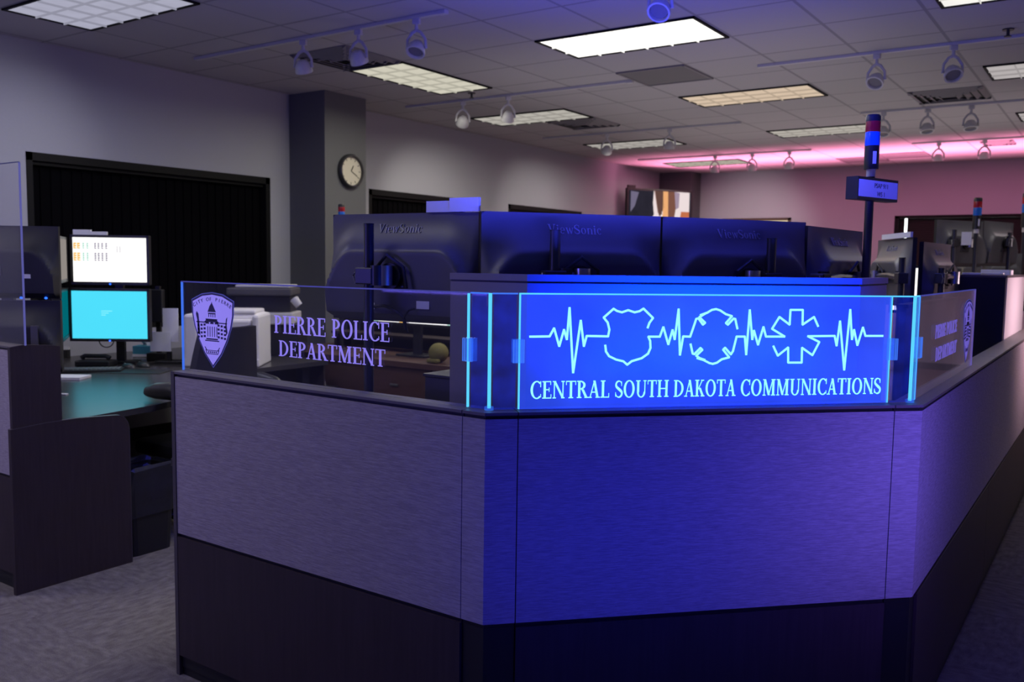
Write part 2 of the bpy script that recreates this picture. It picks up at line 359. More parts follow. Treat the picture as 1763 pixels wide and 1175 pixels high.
GLY = {
 'P': (.74, stem(.12) + ring(.28, .735, .40, .265, TK, TN, -90, 90)),
 'R': (.86, stem(.12) + ring(.28, .745, .38, .255, TK, TN, -90, 90) + diag(.66, 0, .36, .50, .18) + [rect(.60, 0, .92, SF)]),
 'I': (.44, stem(.14)),
 'E': (.72, stem(.12) + [rect(.2, 1-SF, .66, 1), rect(.62, .78, .66, 1), rect(.2, .48, .54, .48+SF), rect(.51, .38, .55, .63), rect(.2, 0, .68, SF), rect(.65, 0, .69, .24)]),
 'L': (.70, stem(.12) + [rect(.2, 0, .66, SF), rect(.63, 0, .67, .26)]),
 'T': (.80, stem(.32) + [rect(.04, 1-SF, .77, 1), rect(.04, .76, .08, 1), rect(.73, .76, .77, 1)]),
 'D': (.92, stem(.12) + ring(.26, .5, .60, .5, TK, SF, -90, 90, 20)),
 'O': (.98, ring(.49, .5, .44, .52, TK, TN, 0, 360, 30)),
 'C': (.86, ring(.50, .5, .45, .52, TK, TN, 48, 312, 24) + [rect(.76, .66, .81, 1.0), rect(.77, .08, .81, .26)]),
 'N': (.98, stem(.14, w=TN) + stem(.78, w=TN) + diag(.74, 0, .10, 1, TK)),
 'M': (1.16, stem(.14, w=TN) + stem(.86) + diag(.50, .02, .12, 1, TK) + diag(.53, .02, .86, 1, TN)),
 'A': (.88, diag(.10, 0, .42, 1, TN) + diag(.62, 0, .36, 1, TK) + [rect(.22, .30, .66, .36)] + ser(.13, 0, .26) + ser(.72, 0, .32)),
 'S': (.66, s_shape(.66, 1)),
 'U': (.94, [rect(.14, .3, .14+TK, 1), rect(.05, 1-SF, .14+TK+.09, 1), rect(.74, .3, .74+TN, 1), rect(.65, 1-SF, .89, 1)] + ring(.475, .32, .335, .34, TK*.8, TN, 180, 360, 16)),
 'H': (.98, stem(.12) + stem(.70) + [rect(.2, .47, .75, .53)]),
 'K': (.88, stem(.12) + diag(.26, .42, .62, 1, TN) + diag(.64, 0, .34, .52, .18) + ser(.70, 0, .32) + ser(.66, 1-SF, .26)),
 'V': (.84, diag(.36, 0, .06, 1, TK) + diag(.40, 0, .66, 1, TN) + ser(.16, 1-SF, .30) + ser(.70, 1-SF, .24)),
 'i': (.32, [rect(.09, 0, .22, .66), rect(.03, 0, .29, .045), rect(.03, .615, .22, .66)] + ring(.155, .86, .085, .085, .085, .085, 0, 360, 8)),
 'e': (.56, ring(.29, .33, .25, .34, .12, .05, 0, 315, 18) + [rect(.07, .34, .52, .39)]),
 'w': (.84, diag(.22, 0, .06, .66, .12) + diag(.26, 0, .40, .66, .06) + diag(.52, 0, .36, .66, .12) + diag(.56, 0, .72, .66, .06) + ser(.12, .615, .22) + ser(.75, .615, .18)),
 'o': (.60, ring(.30, .33, .26, .34, .12, .05, 0, 360, 20)),
 'n': (.66, [rect(.09, 0, .21, .66), rect(.03, 0, .27, .045), rect(.45, 0, .57, .45), rect(.40, 0, .63, .045), rect(.03, .615, .2, .66)] + ring(.33, .42, .24, .24, .12, .07, 0, 150, 10)),
 'c': (.52, ring(.29, .33, .25, .34, .12, .05, 45, 315, 16) + ring(.42, .52, .06, .06, .06, .06, 0, 360, 8)),
 ' ': (.34, []),
}
def text_polys(t, track=.03):
    x = 0; out = []
    for ch in t:
        a, ps = GLY[ch]
        out += [[(px+x, py) for px, py in p] for p in ps]; x += a+track
    return out, x-track
def serif(mb, t, u0, u1, v0, h, f, n, th, track=.03):
    ps, wd = text_polys(t, track); k = (u1-u0)/wd
    for p in ps: mb.prism([(u0+px*k, v0+py*h) for px, py in p], f, n, th)
    return mb
def sans(mb, t, size, place, ang=0):
    """plain sans lettering (Blender's own face) turned to mesh; place = 4x4 matrix"""
    c = bpy.data.curves.new('lettering', 'FONT'); c.body = t; c.size = size; c.align_x = 'CENTER'; c.extrude = .0004
    o = bpy.data.objects.new('lettering', c); C.objects.link(o); dg = bpy.context.evaluated_depsgraph_get(); dg.update()
    me = bpy.data.meshes.new_from_object(o.evaluated_get(dg)); me.transform(place)
    mb.bm.from_mesh(me); bpy.data.objects.remove(o); bpy.data.curves.remove(c); bpy.data.meshes.remove(me); return mb

def wbuild(mb, name, m, parent, **k):
    """build from world coordinates under a thing that sits at its own base"""
    o = mb.build(name, m, parent, **k)
    o.matrix_parent_inverse = (Matrix.Translation(parent.location) @ Matrix.Rotation(parent.rotation_euler.z, 4, 'Z')).inverted()
    return o
def wbox(name, a, b, m, parent, bev=0, **k):
    a, b = Vector(a), Vector(b); return wbuild(MB().box((a+b)/2, b-a, bev), name, m, parent, **k)

# ================================================================== THE ROOM
XL, YB = -6.65, 14.4
def struct(name, mb, m, parent=None): return mb.build(name, m, parent, kind='structure')
struct('floor', MB().box((-1.6, 5.2, -.05), (10.6, 19.2, .1)), M['carpet'])
struct('ceiling', MB().box((-1.6, 5.2, CEIL+.05), (10.6, 19.2, .1)), M['ceiling'])
WINL = [(3.365, 5.615), (6.93, 8.60), (9.51, 11.40)]; WZ0, WZ1 = .92, 2.26
mb = MB(); y = -4.3
for a, b in WINL + [(14.7, 14.7)]:
    mb.box((XL-.11, (y+a)/2, CEIL/2), (.22, a-y, CEIL)); y = b
for a, b in WINL:
    mb.box((XL-.11, (a+b)/2, WZ0/2), (.22, b-a, WZ0)); mb.box((XL-.11, (a+b)/2, (WZ1+CEIL)/2), (.22, b-a, CEIL-WZ1))
struct('wall_left', mb, M['wall'])
WINB = [(-5.67, -4.50), (-2.94, -1.05)]; BZ1 = 2.29
mb = MB(); x = XL
for a, b in WINB + [(3.6, 3.6)]:
    mb.box(((x+a)/2, YB+.11, CEIL/2), (a-x, .22, CEIL)); x = b
for a, b in WINB:
    mb.box(((a+b)/2, YB+.11, WZ0/2), (b-a, .22, WZ0)); mb.box(((a+b)/2, YB+.11, (BZ1+CEIL)/2), (b-a, .22, CEIL-BZ1))
struct('wall_back', mb, M['wall'])
struct('wall_right', MB().box((3.55, 5.2, CEIL/2), (.1, 19.2, CEIL)), M['wall'])
struct('wall_front', MB().box((-1.6, -4.25, CEIL/2), (10.1, .1, CEIL)), M['wall'])
struct('column', MB().box((XL+.24, 6.12, CEIL/2), (.482, .54, CEIL)), M['slate'])
struct('column', MB().box((XL+.29, YB-.2, CEIL/2), (.58, .4, CEIL)), M['slate'])
struct('baseboard_left', MB().box((XL+.006, 5, .05), (.012, 18, .1)), M['black'])
struct('baseboard_back', MB().box((-1.4, YB-.006, .05), (9.5, .012, .1)), M['black'])
for i, (a, b) in enumerate(WINL):
    wn = MB()
    for s in ((a, a+.05), (b-.05, b)): wn.box((XL-.05, (s[0]+s[1])/2, (WZ0+WZ1)/2), (.1, s[1]-s[0], WZ1-WZ0))
    wn.box((XL-.05, (a+b)/2, WZ1-.03), (.1, b-a, .06)); wn.box((XL-.05, (a+b)/2, WZ0+.02), (.1, b-a, .04))
    wo = struct('window_%d' % (i+1), wn, M['frame'])
    bl = MB(); n = int((b-a)/.085)
    for k in range(n):
        yy = a+.06+(b-a-.12)*(k+.5)/n
        bl.box((0, 0, 0), (.004, .088, WZ1-WZ0-.1), T=Matrix.Translation((XL-.08, yy, (WZ0+WZ1)/2-.02)) @ Matrix.Rotation(.12, 4, 'Z'))
    struct('vertical_blind', bl, M['blind'], wo)
    struct('headrail', MB().box((XL-.06, (a+b)/2, WZ1-.075), (.05, b-a-.1, .03), .004), M['frame'], wo)
    struct('pane', MB().box((XL-.2, (a+b)/2, (WZ0+WZ1)/2), (.006, b-a, WZ1-WZ0)), M['black'], wo)
for i, (a, b) in enumerate(WINB):
    wn = MB(); hh = BZ1-WZ0; zc = (BZ1+WZ0)/2
    for s in ((a, a+.06), (b-.06, b)): wn.box(((s[0]+s[1])/2, YB+.06, zc), (s[1]-s[0], .1, hh))
    wn.box(((a+b)/2, YB+.06, BZ1-.02), (b-a, .1, .04)); wn.box(((a+b)/2, YB+.06, WZ0+.02), (b-a, .1, .04))
    wo = struct('window_%d' % (i+4), wn, M['frame'] if i else M['wood_brown'])
    bl = MB(); n = int(hh/.035); x0 = a+.17 if i else a+.03; z1 = BZ1-.045 if i else BZ1-.075
    for k in range(n):
        z = WZ0+.04+(z1-WZ0-.04)*(k+.5)/n
        bl.box((0, 0, 0), (b-.03-x0, .005, .042), T=Matrix.Translation(((x0+b-.03)/2, YB+.08, z)) @ Matrix.Rotation(.25, 4, 'X'))
        if i: bl.box((0, 0, 0), (.075, .005, .042), T=Matrix.Translation((a+.095, YB+.08, z)) @ Matrix.Rotation(.25, 4, 'X'))
    struct('slat_blind', bl, M['blind_h'], wo)
    struct('pane', MB().box(((a+b)/2, YB+.17, zc), (b-a, .006, hh)), M['daylight'] if i else glow('warm_daylight', (1, .8, .5), .8), wo)

# ================================================================== CEILING FITTINGS
TL_TXT = ['long louvred ceiling light at the top left corner, above the near dark window', 'brightest white ceiling light, upper middle, in front of the flat grey grille',
  'ceiling light set crosswise to the others, just before the dark column', 'peach-tinted ceiling light to the right of the flat grey grille', 'pale dim ceiling light behind two track heads, beyond the dark column',
  'narrow far ceiling light above the wall television side, with two track heads across it', 'far narrow ceiling light behind the top of the blue-lit signal tower', 'bright ceiling light cut off by the top edge at the right',
  'pinkish ceiling light at the right edge beside the slotted air vent', 'far dim ceiling light just cut by the right edge', 'farthest cream ceiling light above the back wall, behind three track heads',
  'ceiling light behind the camera, middle of its row', 'ceiling light behind the camera near the left wall', 'ceiling light above the near pod, higher than the top edge of the view']
for (x, y, ax, pw, col, br), lab in zip(TROFFERS, TL_TXT):
    t = thing('ceiling_light', lab, 'ceiling light', (x, y, CEIL), 0 if ax else PI/2, 'recessed ceiling lights')
    fr = MB()
    for s in (-1, 1): fr.box((0, s*.29, -.006), (1.2, .02, .012), .002); fr.box((s*.59, 0, -.006), (.02, .6, .012), .002)
    fr.build('frame', M['frame'], t)
    MB().box((0, 0, -.003), (1.16, .56, .004)).build('diffuser', glow('lamp_lens', tuple(br*c for c in col), 1.0, .12, 7), t)
    lv = MB()
    for k in range(1, 6): lv.box((-.58+1.16*k/6, 0, -.012), (.006, .56, .012))
    for k in (1, 2): lv.box((0, -.28+.56*k/3, -.012), (1.16, .006, .012))
    lv.build('louvre', glow('lit_louvre', tuple(br*.72*c for c in col), 1.0), t)
def head(lab, x, y, tilt, rz, grp='track light heads'):
    t = thing('track_light_head', lab, 'spotlight', (x, y, CEIL-.022), rz, grp)
    MB().box((0, 0, -.018), (.05, .03, .036), .004).cyl((0, 0, -.03), (0, 0, -.075), .012).build('adapter', M['fixture'], t)
    yk = MB()
    for s in (-1, 1):
        yk.tube([(0, 0, -.07), (s*.03, 0, -.085), (s*.062, 0, -.13), (s*.066, 0, -.19)], [.012, .011, .010, .010], 8)
    yk.build('yoke', M['fixture'], t, True)
    T = Matrix.Translation((0, 0, -.185)) @ Matrix.Rotation(tilt, 4, 'X')
    MB().lathe([(.022, .05), (.034, .045), (.055, .01), (.062, -.02), (.062, -.035), (.052, -.035), (.048, -.012), (.02, .0), (.001, .002)], 24, T).build('lamp_holder', M['fixture'], t, True)
    MB().lathe([(.001, -.012), (.03, -.014), (.047, -.02)], 20, T).build('lamp_lens', M['vent'], t, True)
    return t
RAIL = [
 (4.41, -6.08, -3.58, 'track rail at the upper left, in front of the dark column, holding three heads', [(522, 80, 'left of the three heads on the near left rail, before the column', .5, .4), (617, 70, 'middle one of the three heads on the near left rail', .55, .2), (717, 50, 'right one of the three heads on the near left rail, facing out', -.5, .3)]),
 (4.41, -2.46, .1, 'track rail at the very top edge, above the brightest ceiling light', [(1137, -8, 'blue-lit track head cut off by the top edge', -.7, .1)]),
 (6.88, -6.08, -3.55, 'track rail in front of the pale ceiling light beyond the column', [(797, 185, 'left track head beside the pale ceiling light beyond the column', .9, .9), (875, 175, 'track head hanging across the pale ceiling light beyond the column', .6, .9)]),
 (6.88, -2.46, .1, 'blue-tinted track rail at the upper right', [(1509, 120, 'left of the two blue-lit heads on the upper right rail', -.7, -.2), (1641, 105, 'right of the two blue-lit heads on the upper right rail', -.7, .5)]),
 (9.44, -6.08, -3.55, 'far track rail above the television side of the room', [(1045, 240, 'left track head across the narrow far ceiling light', .7, .7), (1153, 235, 'right track head across the narrow far ceiling light', .2, .6)]),
 (9.46, -2.3, .2, 'far track rail at the right, behind the air vent', [(1521, 205, 'track head half hidden behind the top of the near signal tower', -.3, .3), (1597, 200, 'grey track head right of the near signal tower', -.3, .6), (1672, 198, 'grey track head below the slotted air vent', -.3, .4)]),
 (12.05, -6.08, -3.55, 'farthest track rail at the left, under the pink-lit ceiling', [(1231, 275, 'left of the three far heads under the pink-lit ceiling', .3, .5), (1295, 275, 'middle of the three far heads under the pink-lit ceiling', .5, .2), (1359, 268, 'right of the three far heads under the pink-lit ceiling', .3, .3)]),
 (12.05, -2.3, .3, 'farthest track rail at the right, under the pink-lit ceiling', [(1616, 258, 'far round track head on the right, over the back window', .1, .3), (1695, 255, 'far track head nearest the right edge, under the pink ceiling', .1, .3)]),
]
for y, x0, x1, lab, hs in RAIL:
    t = thing('track_rail', lab, 'track rail', ((x0+x1)/2, y, CEIL), 0, 'ceiling track rails')
    MB().box((0, 0, -.011), (x1-x0, .036, .022), .003).build('channel', M['fixture'], t)
    MB().box((x1-(x0+x1)/2-.02, 0, -.013), (.06, .042, .026), .003).build('end_cap', M['fixture'], t)
    for px, py, hl, tl, rz in hs: head(hl, at_y(px, py, y).x, y, tl, rz)
def diffuser(lab, x, y, sx=.6, sy=.6):
    t = thing('air_vent', lab, 'air vent', (x, y, CEIL), 0, 'square ceiling air vents')
    MB().box((0, 0, -.002), (sx-.02, sy-.02, .004)).build('backing', M['vent_dark'], t)
    for k in range(4):
        m = MB(); q = .5-.11*k; a, b = sx*q, sy*q
        for s in (-1, 1):
            m.box((0, 0, 0), (2*a, .045, .004), T=Matrix.Translation((0, s*(b-.02), -.012-.004*k)) @ Matrix.Rotation(s*.5, 4, 'X'))
            m.box((0, 0, 0), (.045, 2*b, .004), T=Matrix.Translation((s*(a-.02), 0, -.012-.004*k)) @ Matrix.Rotation(-s*.5, 4, 'Y'))
        m.build('louvre_ring', M['vent'], t)
diffuser('square louvred air vent just above the dark column, behind two track heads', -5.065, 5.03)
diffuser('square louvred air vent at the right end of the pale light beyond the column', -5.065, 8.69)
diffuser('slotted air vent at the right with pink reflections in its vanes', -1.405, 8.90)
diffuser('small far air vent by the right edge under the pink ceiling', -1.40, 12.5, .36, .36)
for lab, x, y in (('flat grey perforated grille below the brightest ceiling light', -3.235, 6.86), ('left one of the two far flat grilles in the pink-lit ceiling', -3.235, 13.55), ('right one of the two far flat grilles in the pink-lit ceiling', -2.625, 13.30)):
    t = thing('return_grille', lab, 'grille', (x, y, CEIL), 0, 'flat ceiling grilles')
    MB().box((0, 0, -.004), (.56, .56, .006)).build('perforated_panel', M['return'], t)
    fr = MB()
    for s in (-1, 1): fr.box((0, s*.29, -.006), (.6, .022, .012), .002); fr.box((s*.29, 0, -.006), (.022, .6, .012), .002)
    fr.build('frame', M['vent'], t)
for lab, px, py in (('fire sprinkler at the upper right, above the blue-tinted rail', 1736, 50), ('small fire sprinkler near the rail beyond the column', 812, 160)):
    p = at_z(px, py, CEIL); t = thing('sprinkler', lab, 'sprinkler', p, 0)
    MB().cyl((0, 0, 0), (0, 0, -.008), .035).build('escutcheon', M['metal_dark'], t)
    MB().cyl((0, 0, -.006), (0, 0, -.045), .01).cyl((0, 0, -.045), (0, 0, -.05), .022).build('nozzle', M['metal_dark'], t)

# ================================================================== CLOCK, TELEVISION
t = thing('wall_clock', 'round white-faced wall clock with a dark rim on the dark column', 'clock', (-6.166, 6.165, 2.35), 0)
RY = Matrix.Rotation(PI/2, 4, 'Y')
MB().lathe([(.157, 0), (.160, .03), (.150, .045), (.138, .045), (.136, .02)], 40, RY, False).build('rim', M['metal_dark'], t, True)
MB().lathe([(.001, .018), (.137, .018), (.137, .004), (.001, .004)], 40, RY).build('face', M['clock_face'], t)
hd = MB()
for k in range(12):
    a = k*PI/6; hd.box((0, 0, 0), (.002, .006, .02), T=Matrix.Translation((.019, math.sin(a)*.115, math.cos(a)*.115)) @ Matrix.Rotation(-a, 4, 'X'))
hd.build('hour_marks', M['black'], t)
for nm, ln, wd, a in (('hour_hand', .06, .008, 30), ('minute_hand', .095, .005, 118)):
    a = math.radians(a); MB().box((0, 0, ln/2), (.002, wd, ln), T=Matrix.Translation((.023, 0, 0)) @ Matrix.Rotation(-a, 4, 'X')).build(nm, M['black'], t)

pl = at_t(1080, 323, 13.8); pr = at_t(1193, 331, 14.28); pr.z = pl.z
azv = math.atan2(pr.y-pl.y, pr.x-pl.x); wv = (pr-pl).length; hv = wv*.575
t = thing('television', 'wall-mounted television showing a bright close-up picture, in the far left corner', 'television', ((pl.x+pr.x)/2, (pl.y+pr.y)/2, pl.z-hv), azv)
MB().box((0, .03, hv/2), (wv, .06, hv), .008).build('housing', M['black'], t)
sc = MB().box((0, -.001, hv/2+.01), (wv-.07, .004, hv-.09)).build('screen', glow('tv_dark', (.022, .020, .032), 1, .4, 5), t)
def patch(name, col, pts, par=sc, y=-.0035):
    MB().prism([(a*wv*.47, hv/2+.01+b*hv*.44) for a, b in pts], lambda u, v: V(u, y, v), (0, -1, 0), .0008).build(name, glow(name, col, 1), par)
patch('picture_pale', (.85, .72, .72), [(-.36, -1), (-.32, -.5), (-.20, -.2), (-.24, .4), (-.22, 1), (.95, 1), (.95, -1)])
patch('picture_dark', (.12, .06, .05), [(-.18, 1), (.08, 1), (.12, .2), (0, -.3), (-.05, -.2)], y=-.005)
patch('picture_orange', (.85, .42, .18), [(.08, 1), (.24, 1), (.27, -1), (.08, -1)], y=-.005)
patch('picture_brown', (.20, .085, .06), [(.24, 1), (.45, 1), (.50, .1), (.40, -1), (.27, -1)], y=-.0045)
patch('picture_lavender', (.36, .27, .36), [(.45, 1), (.62, .95), (.60, .2), (.50, .1)], y=-.0048)
patch('picture_brown', (.30, .15, .12), [(-.20, 1), (.02, 1), (.06, -.2), (-.08, -.1)], y=-.0048)
patch('picture_rust', (.55, .16, .07), [(.68, 0), (.95, 0), (.95, -1), (.60, -1)], y=-.005)
patch('picture_grey', (.16, .14, .22), [(-.95, .95), (-.70, .9), (-.82, .2), (-.95, -.1)], y=-.005)
MB().box((-wv/2+.09, .03, hv+.02), (.14, .04, .05), .006).build('camera_bar', M['black'], t)
q = Matrix.Rotation(-azv, 4, 'Z') @ (V(XL, t.location.y, t.location.z+hv/2) - t.location)
MB().tube([(0, .05, hv/2), (0, .16, hv/2), (q.x, q.y, hv/2)], .025).box((0, .07, hv/2), (.4, .03, .3)).build('wall_bracket', M['metal_dark'], t)

# ================================================================== THE PARTITION WITH ITS CHAMFERED CORNER
ZF0, ZF1, ZC = .525, 1.086, 1.104
XR = -.466; YL = 1.865
def offs(pts, d):                # plan poly-line moved inward by d (mitred)
    out = []
    ps = [V(p[0], p[1], 0) for p in pts]
    nr = []
    for a, b in zip(ps, ps[1:]):
        u = (b-a).normalized(); nr.append(V(-u.y, u.x, 0))
    for i, p in enumerate(ps):
        if i == 0: q = nr[0]*d
        elif i == len(ps)-1: q = nr[-1]*d
        else:
            m_ = (nr[i-1]+nr[i]); m_ = m_/m_.length; q = m_*(d/m_.dot(nr[i]))
        out.append((p.x+q.x, p.y+q.y))
    return out
def strip(pts, d0, d1, z0, z1):
    a, b = offs(pts, d0), offs(pts, d1)
    m = MB()
    for i in range(len(pts)-1): m.prism([a[i], a[i+1], b[i+1], b[i]], lambda u, v: V(u, v, z0), (0, 0, 1), z1-z0)
    bmesh.ops.remove_doubles(m.bm, verts=m.bm.verts, dist=1e-5)
    return m
PC1 = [(-1.445, YL), (-1.369, YL), (-1.307, 1.929)]
PC2 = [(-.529, 2.727), (XR, 2.791), (XR, 2.862)]
def partition(name, lab, pts, grp, wood=True, end=None):
    mid = pts[len(pts)//2]
    t = thing(name, lab, 'partition', (mid[0], mid[1], 0), 0, grp)
    g = .0015
    u0 = V(pts[1][0]-pts[0][0], pts[1][1]-pts[0][1], 0).normalized(); u1 = V(pts[-1][0]-pts[-2][0], pts[-1][1]-pts[-2][1], 0).normalized()
    pp = list(pts); pp[0] = (pts[0][0]+u0.x*g, pts[0][1]+u0.y*g); pp[-1] = (pts[-1][0]-u1.x*g, pts[-1][1]-u1.y*g)
    wbuild(strip(pp, .008, .072, .03, 1.096), 'core', M['black'], t)
    wbuild(strip(pp, 0, .008, ZF0, ZF1), 'fabric_panel', M['fabric'], t)
    wbuild(strip(pp, .072, .080, ZF0, ZF1), 'inner_fabric', M['fabric'], t)
    wbuild(strip(pp, -.002 if wood else .007, .008, .075, ZF0-.012), 'base_panel', M['wood'] if wood else M['black'], t)
    wbuild(strip(pp, -.003, .083, 1.096, ZC), 'top_cap', M['cap'], t)
    wbuild(strip(pp, .012, .06, 0, .03), 'kickplate', M['black'], t)
    return t
G = 'partition panels round the near pod'
pl_ = partition('partition_panel', 'wide fabric and dark wood partition panel at the left, under the police department glass', [(-2.72, YL), (-1.445, YL)], G)
wbox('end_trim', (-2.738, YL-.003, 0), (-2.720, YL+.083, ZC), M['trim'], pl_)
partition('partition_corner', 'narrow bent fabric corner post left of the glowing sign', PC1, 'bent partition corners', False)
partition('partition_panel', 'blue-lit front partition panel under the glowing sign', [PC1[-1], PC2[0]], G)
partition('partition_corner', 'narrow bent fabric corner post right of the glowing sign', PC2, 'bent partition corners', False)
partition('partition_panel', 'right-hand partition panel going back beside the aisle, under the side glass', [PC2[-1], (XR, 4.565)], G)
partition('partition_panel', 'farther right-hand partition panel beside the aisle, past the side glass', [(XR, 4.565), (XR, 6.2)], G)
partition('partition_panel', 'last right-hand partition panel along the aisle at the right edge', [(XR, 6.2), (XR, 8.2)], G)

# ================================================================== ACRYLIC SHEETS ON TOP
GZ0, GZ1 = ZC, 1.419
def sheet(name, lab, a, b, m, edges, grp=None, cat='acrylic screen', th=.006):
    """upright sheet from plan point a to b; edges: dict side->material for the light-carrying edges"""
    a, b = V(*a, 0), V(*b, 0); u = (b-a).normalized(); n = V(u.y, -u.x, 0); L_ = (b-a).length
    t = thing(name, lab, cat, ((a.x+b.x)/2, (a.y+b.y)/2, GZ0), math.atan2(u.y, u.x), grp)
    e = .004
    MB().box((0, 0, (GZ1-GZ0)/2), (L_-2*e, th, GZ1-GZ0-e)).build('clear_sheet', m, t)
    for side, em in edges.items():
        w_ = e
        if side == 'top': bx('top_edge', (0, 0, GZ1-GZ0-e/2+.001), (L_, th+.001, e), em, t, 0)
        if side == 'left': bx('side_edge', (-L_/2+w_/2, 0, (GZ1-GZ0)/2), (w_, th+.001, GZ1-GZ0-e), em, t, 0)
        if side == 'right': bx('side_edge', (L_/2-w_/2, 0, (GZ1-GZ0)/2), (w_, th+.001, GZ1-GZ0-e), em, t, 0)
    return t
OFF = .040
GC = CH0 - NV*OFF                                        # middle of the sign sheet
CL = V(-1.386, YL+OFF, 0); CR = V(XR-OFF+.001, 2.809, 0)        # the two bends of the glass line
sgL, sgR = GC + TV_*-.555, GC + TV_*.554
gl = sheet('acrylic_screen', 'clear acrylic screen etched with a police crest, on the left partition panel', (-2.727, YL+OFF), (-1.456, YL+OFF), M['sheet'], {'top': M['edge_dim'], 'left': M['edge_mid'], 'right': M['edge_hot']})
c1 = sheet('acrylic_corner_piece', 'narrow dark-blue acrylic piece between the crest screen and the bright rod', (-1.450, YL+OFF), (CL.x-.006, YL+OFF), M['sheet_corner'], {'top': M['edge_mid']}, 'narrow acrylic corner pieces')
c2 = sheet('acrylic_corner_piece', 'narrow dark-blue acrylic piece between the left bright rod and the glowing sign', tuple((CL+TV_*.006)[:2]), tuple((sgL-TV_*.004)[:2]), M['sheet_corner'], {'top': M['edge_mid']}, 'narrow acrylic corner pieces')
sg = sheet('lit_sign', 'glowing blue edge-lit acrylic sign reading central south dakota communications', tuple(sgL[:2]), tuple(sgR[:2]), M['sheet_sign'], {'top': M['edge_hot'], 'left': M['edge_hot'], 'right': M['edge_hot']}, None, 'sign')
c3 = sheet('acrylic_corner_piece', 'narrow acrylic piece between the glowing sign and the right bright rod', tuple((sgR+TV_*.004)[:2]), tuple((CR-TV_*.006)[:2]), M['sheet_corner'], {'top': M['edge_hot']}, 'narrow acrylic corner pieces')
c4 = sheet('acrylic_corner_piece', 'sliver of acrylic right of the right bright rod, facing the aisle', (CR.x, CR.y+.006), (CR.x, 2.866), M['sheet_corner'], {'top': M['edge_hot'], 'right': M['edge_hot']}, 'narrow acrylic corner pieces')
gr = sheet('acrylic_screen', 'clear acrylic side screen along the aisle with crest and lettering seen at a slant', (CR.x, 2.874), (CR.x, 4.06), M['sheet_side'], {'top': M['edge_dim'], 'right': M['etch_dim'], 'left': M['edge_mid']})
for lab, p in (('glowing cyan acrylic rod at the bend left of the sign', CL), ('glowing cyan acrylic rod at the bend right of the sign', CR)):
    t = thing('acrylic_rod', lab, 'acrylic rod', (p.x, p.y, GZ0), 0, 'lit rods at the bends')
    MB().cyl((0, 0, .006), (0, 0, GZ1-GZ0), .0048, n=14).build('rod', M['edge_hot'], t, True)
    MB().lathe([(.006, 0), (.0125, .001), (.0125, .010), (.006, .012)], 20).build('foot_ring', M['clip'], t, True)
for lab, p, rz in (('clear clip joining the crest screen to the corner piece', V(-1.453, YL+OFF, 0), 0), ('clear clip at the left end of the glowing sign', sgL-TV_*.002, math.atan2(TV_.y, TV_.x)),
                   ('clear clip at the right end of the glowing sign', sgR+TV_*.002, math.atan2(TV_.y, TV_.x)), ('clear clip joining the corner sliver to the side screen', V(CR.x, 2.870, 0), PI/2)):
    t = thing('joining_clip', lab, 'clip', (p.x, p.y, 1.232), rz, 'clear clips between the acrylic sheets')
    MB().box((0, -.009, .032), (.032, .008, .064), .001).build('front_plate', M['clip'], t)
    MB().box((0, .009, .032), (.032, .008, .064), .001).build('rear_plate', M['clip'], t)
    rb = MB()
    for k in (-.014, -.007, .008, .014): rb.box((k, -.0135, .032), (.0022, .001, .062))
    rb.build('ribs', M['edge_mid'], t)

# lettering and line art, surveyed on each sheet
TH = .0012
def loc_sheet(root, fu):                                  # world map -> build in the sheet's own frame
    inv = (Matrix.Translation(root.location) @ Matrix.Rotation(root.rotation_euler.z, 4, 'Z')).inverted()
    return lambda u, v: inv @ fu(u, v)
fL = lambda u, v: V(u, YL+OFF-.0033, v)
fS = lambda u, v: GC + NV*.0033 + TV_*u + V(0, 0, v)
fR = lambda u, v: V(CR.x+.0033, u, v)
def uvL(px, py): p = at_y(px, py, YL+OFF-.0033); return (p.x, p.z)
def uvR(px, py): p = at_x(px, py, CR.x+.0033); return (p.y, p.z)
def uvS(px, py):
    d = ray(px, py); k = NV.dot(GC+NV*.0033-V(0, 0, 0))/NV.dot(V(d.x, d.y, 0)); p = CAM + d*k
    return (TV_.dot(p-GC), p.z)
FLo, FSo, FRo = loc_sheet(gl, fL), loc_sheet(sg, fS), loc_sheet(gr, fR)
NL = (0, -1, 0)
A6 = lambda X, Y: uvS(790+.2439*X, 480+.2439*Y)
A7 = lambda X, Y: uvS(1200+.2836*X, 480+.2836*Y)
P1 = [(500,410),(640,408),(672,350),(708,478),(742,360),(762,430),(781,205),(806,665),(860,295),(882,478),(902,405),(1053,408),(1062,360),(1050,310),(1022,275),(1092,213),(1115,228),(1150,238),(1195,223),(1240,238),(1275,230),(1303,212),(1370,278),(1345,312),(1332,348)]
P2 = [(1033,470),(1038,515),(1060,548),(1110,572),(1160,584),(1188,608),(1220,583),(1290,562),(1335,530),(1352,490),(1350,440),(1337,410),(1418,410),(1443,342),(1478,465),(1508,362),(1523,430),(1551,215),(1560,540),(1583,408),(1632,410),(1655,345),(1675,285),(1690,280),(1722,325),(1738,312),(1697,272),(1720,258),(1745,243)]
P3 = [(1635,462),(1650,530),(1662,533),(1705,490),(1718,503),(1675,545),(1700,562),(1735,574)]
Q2 = [(20,222),(60,208),(90,190),(115,185),(140,193),(175,216),(212,228),(175,270),(187,280),(222,243),(232,245),(238,275),(245,305)]
Q3 = [(0,483),(40,495),(75,513),(95,518),(120,511),(150,490),(195,478),(158,432),(170,420),(205,460),(218,440),(228,400),(240,352),(290,352),(298,462),(320,190),(335,370),(345,315),(370,402),(403,293),(418,352),(532,352),(455,305),(500,233),(562,280),(567,190),(642,190),(640,280),(710,233),(735,290)]
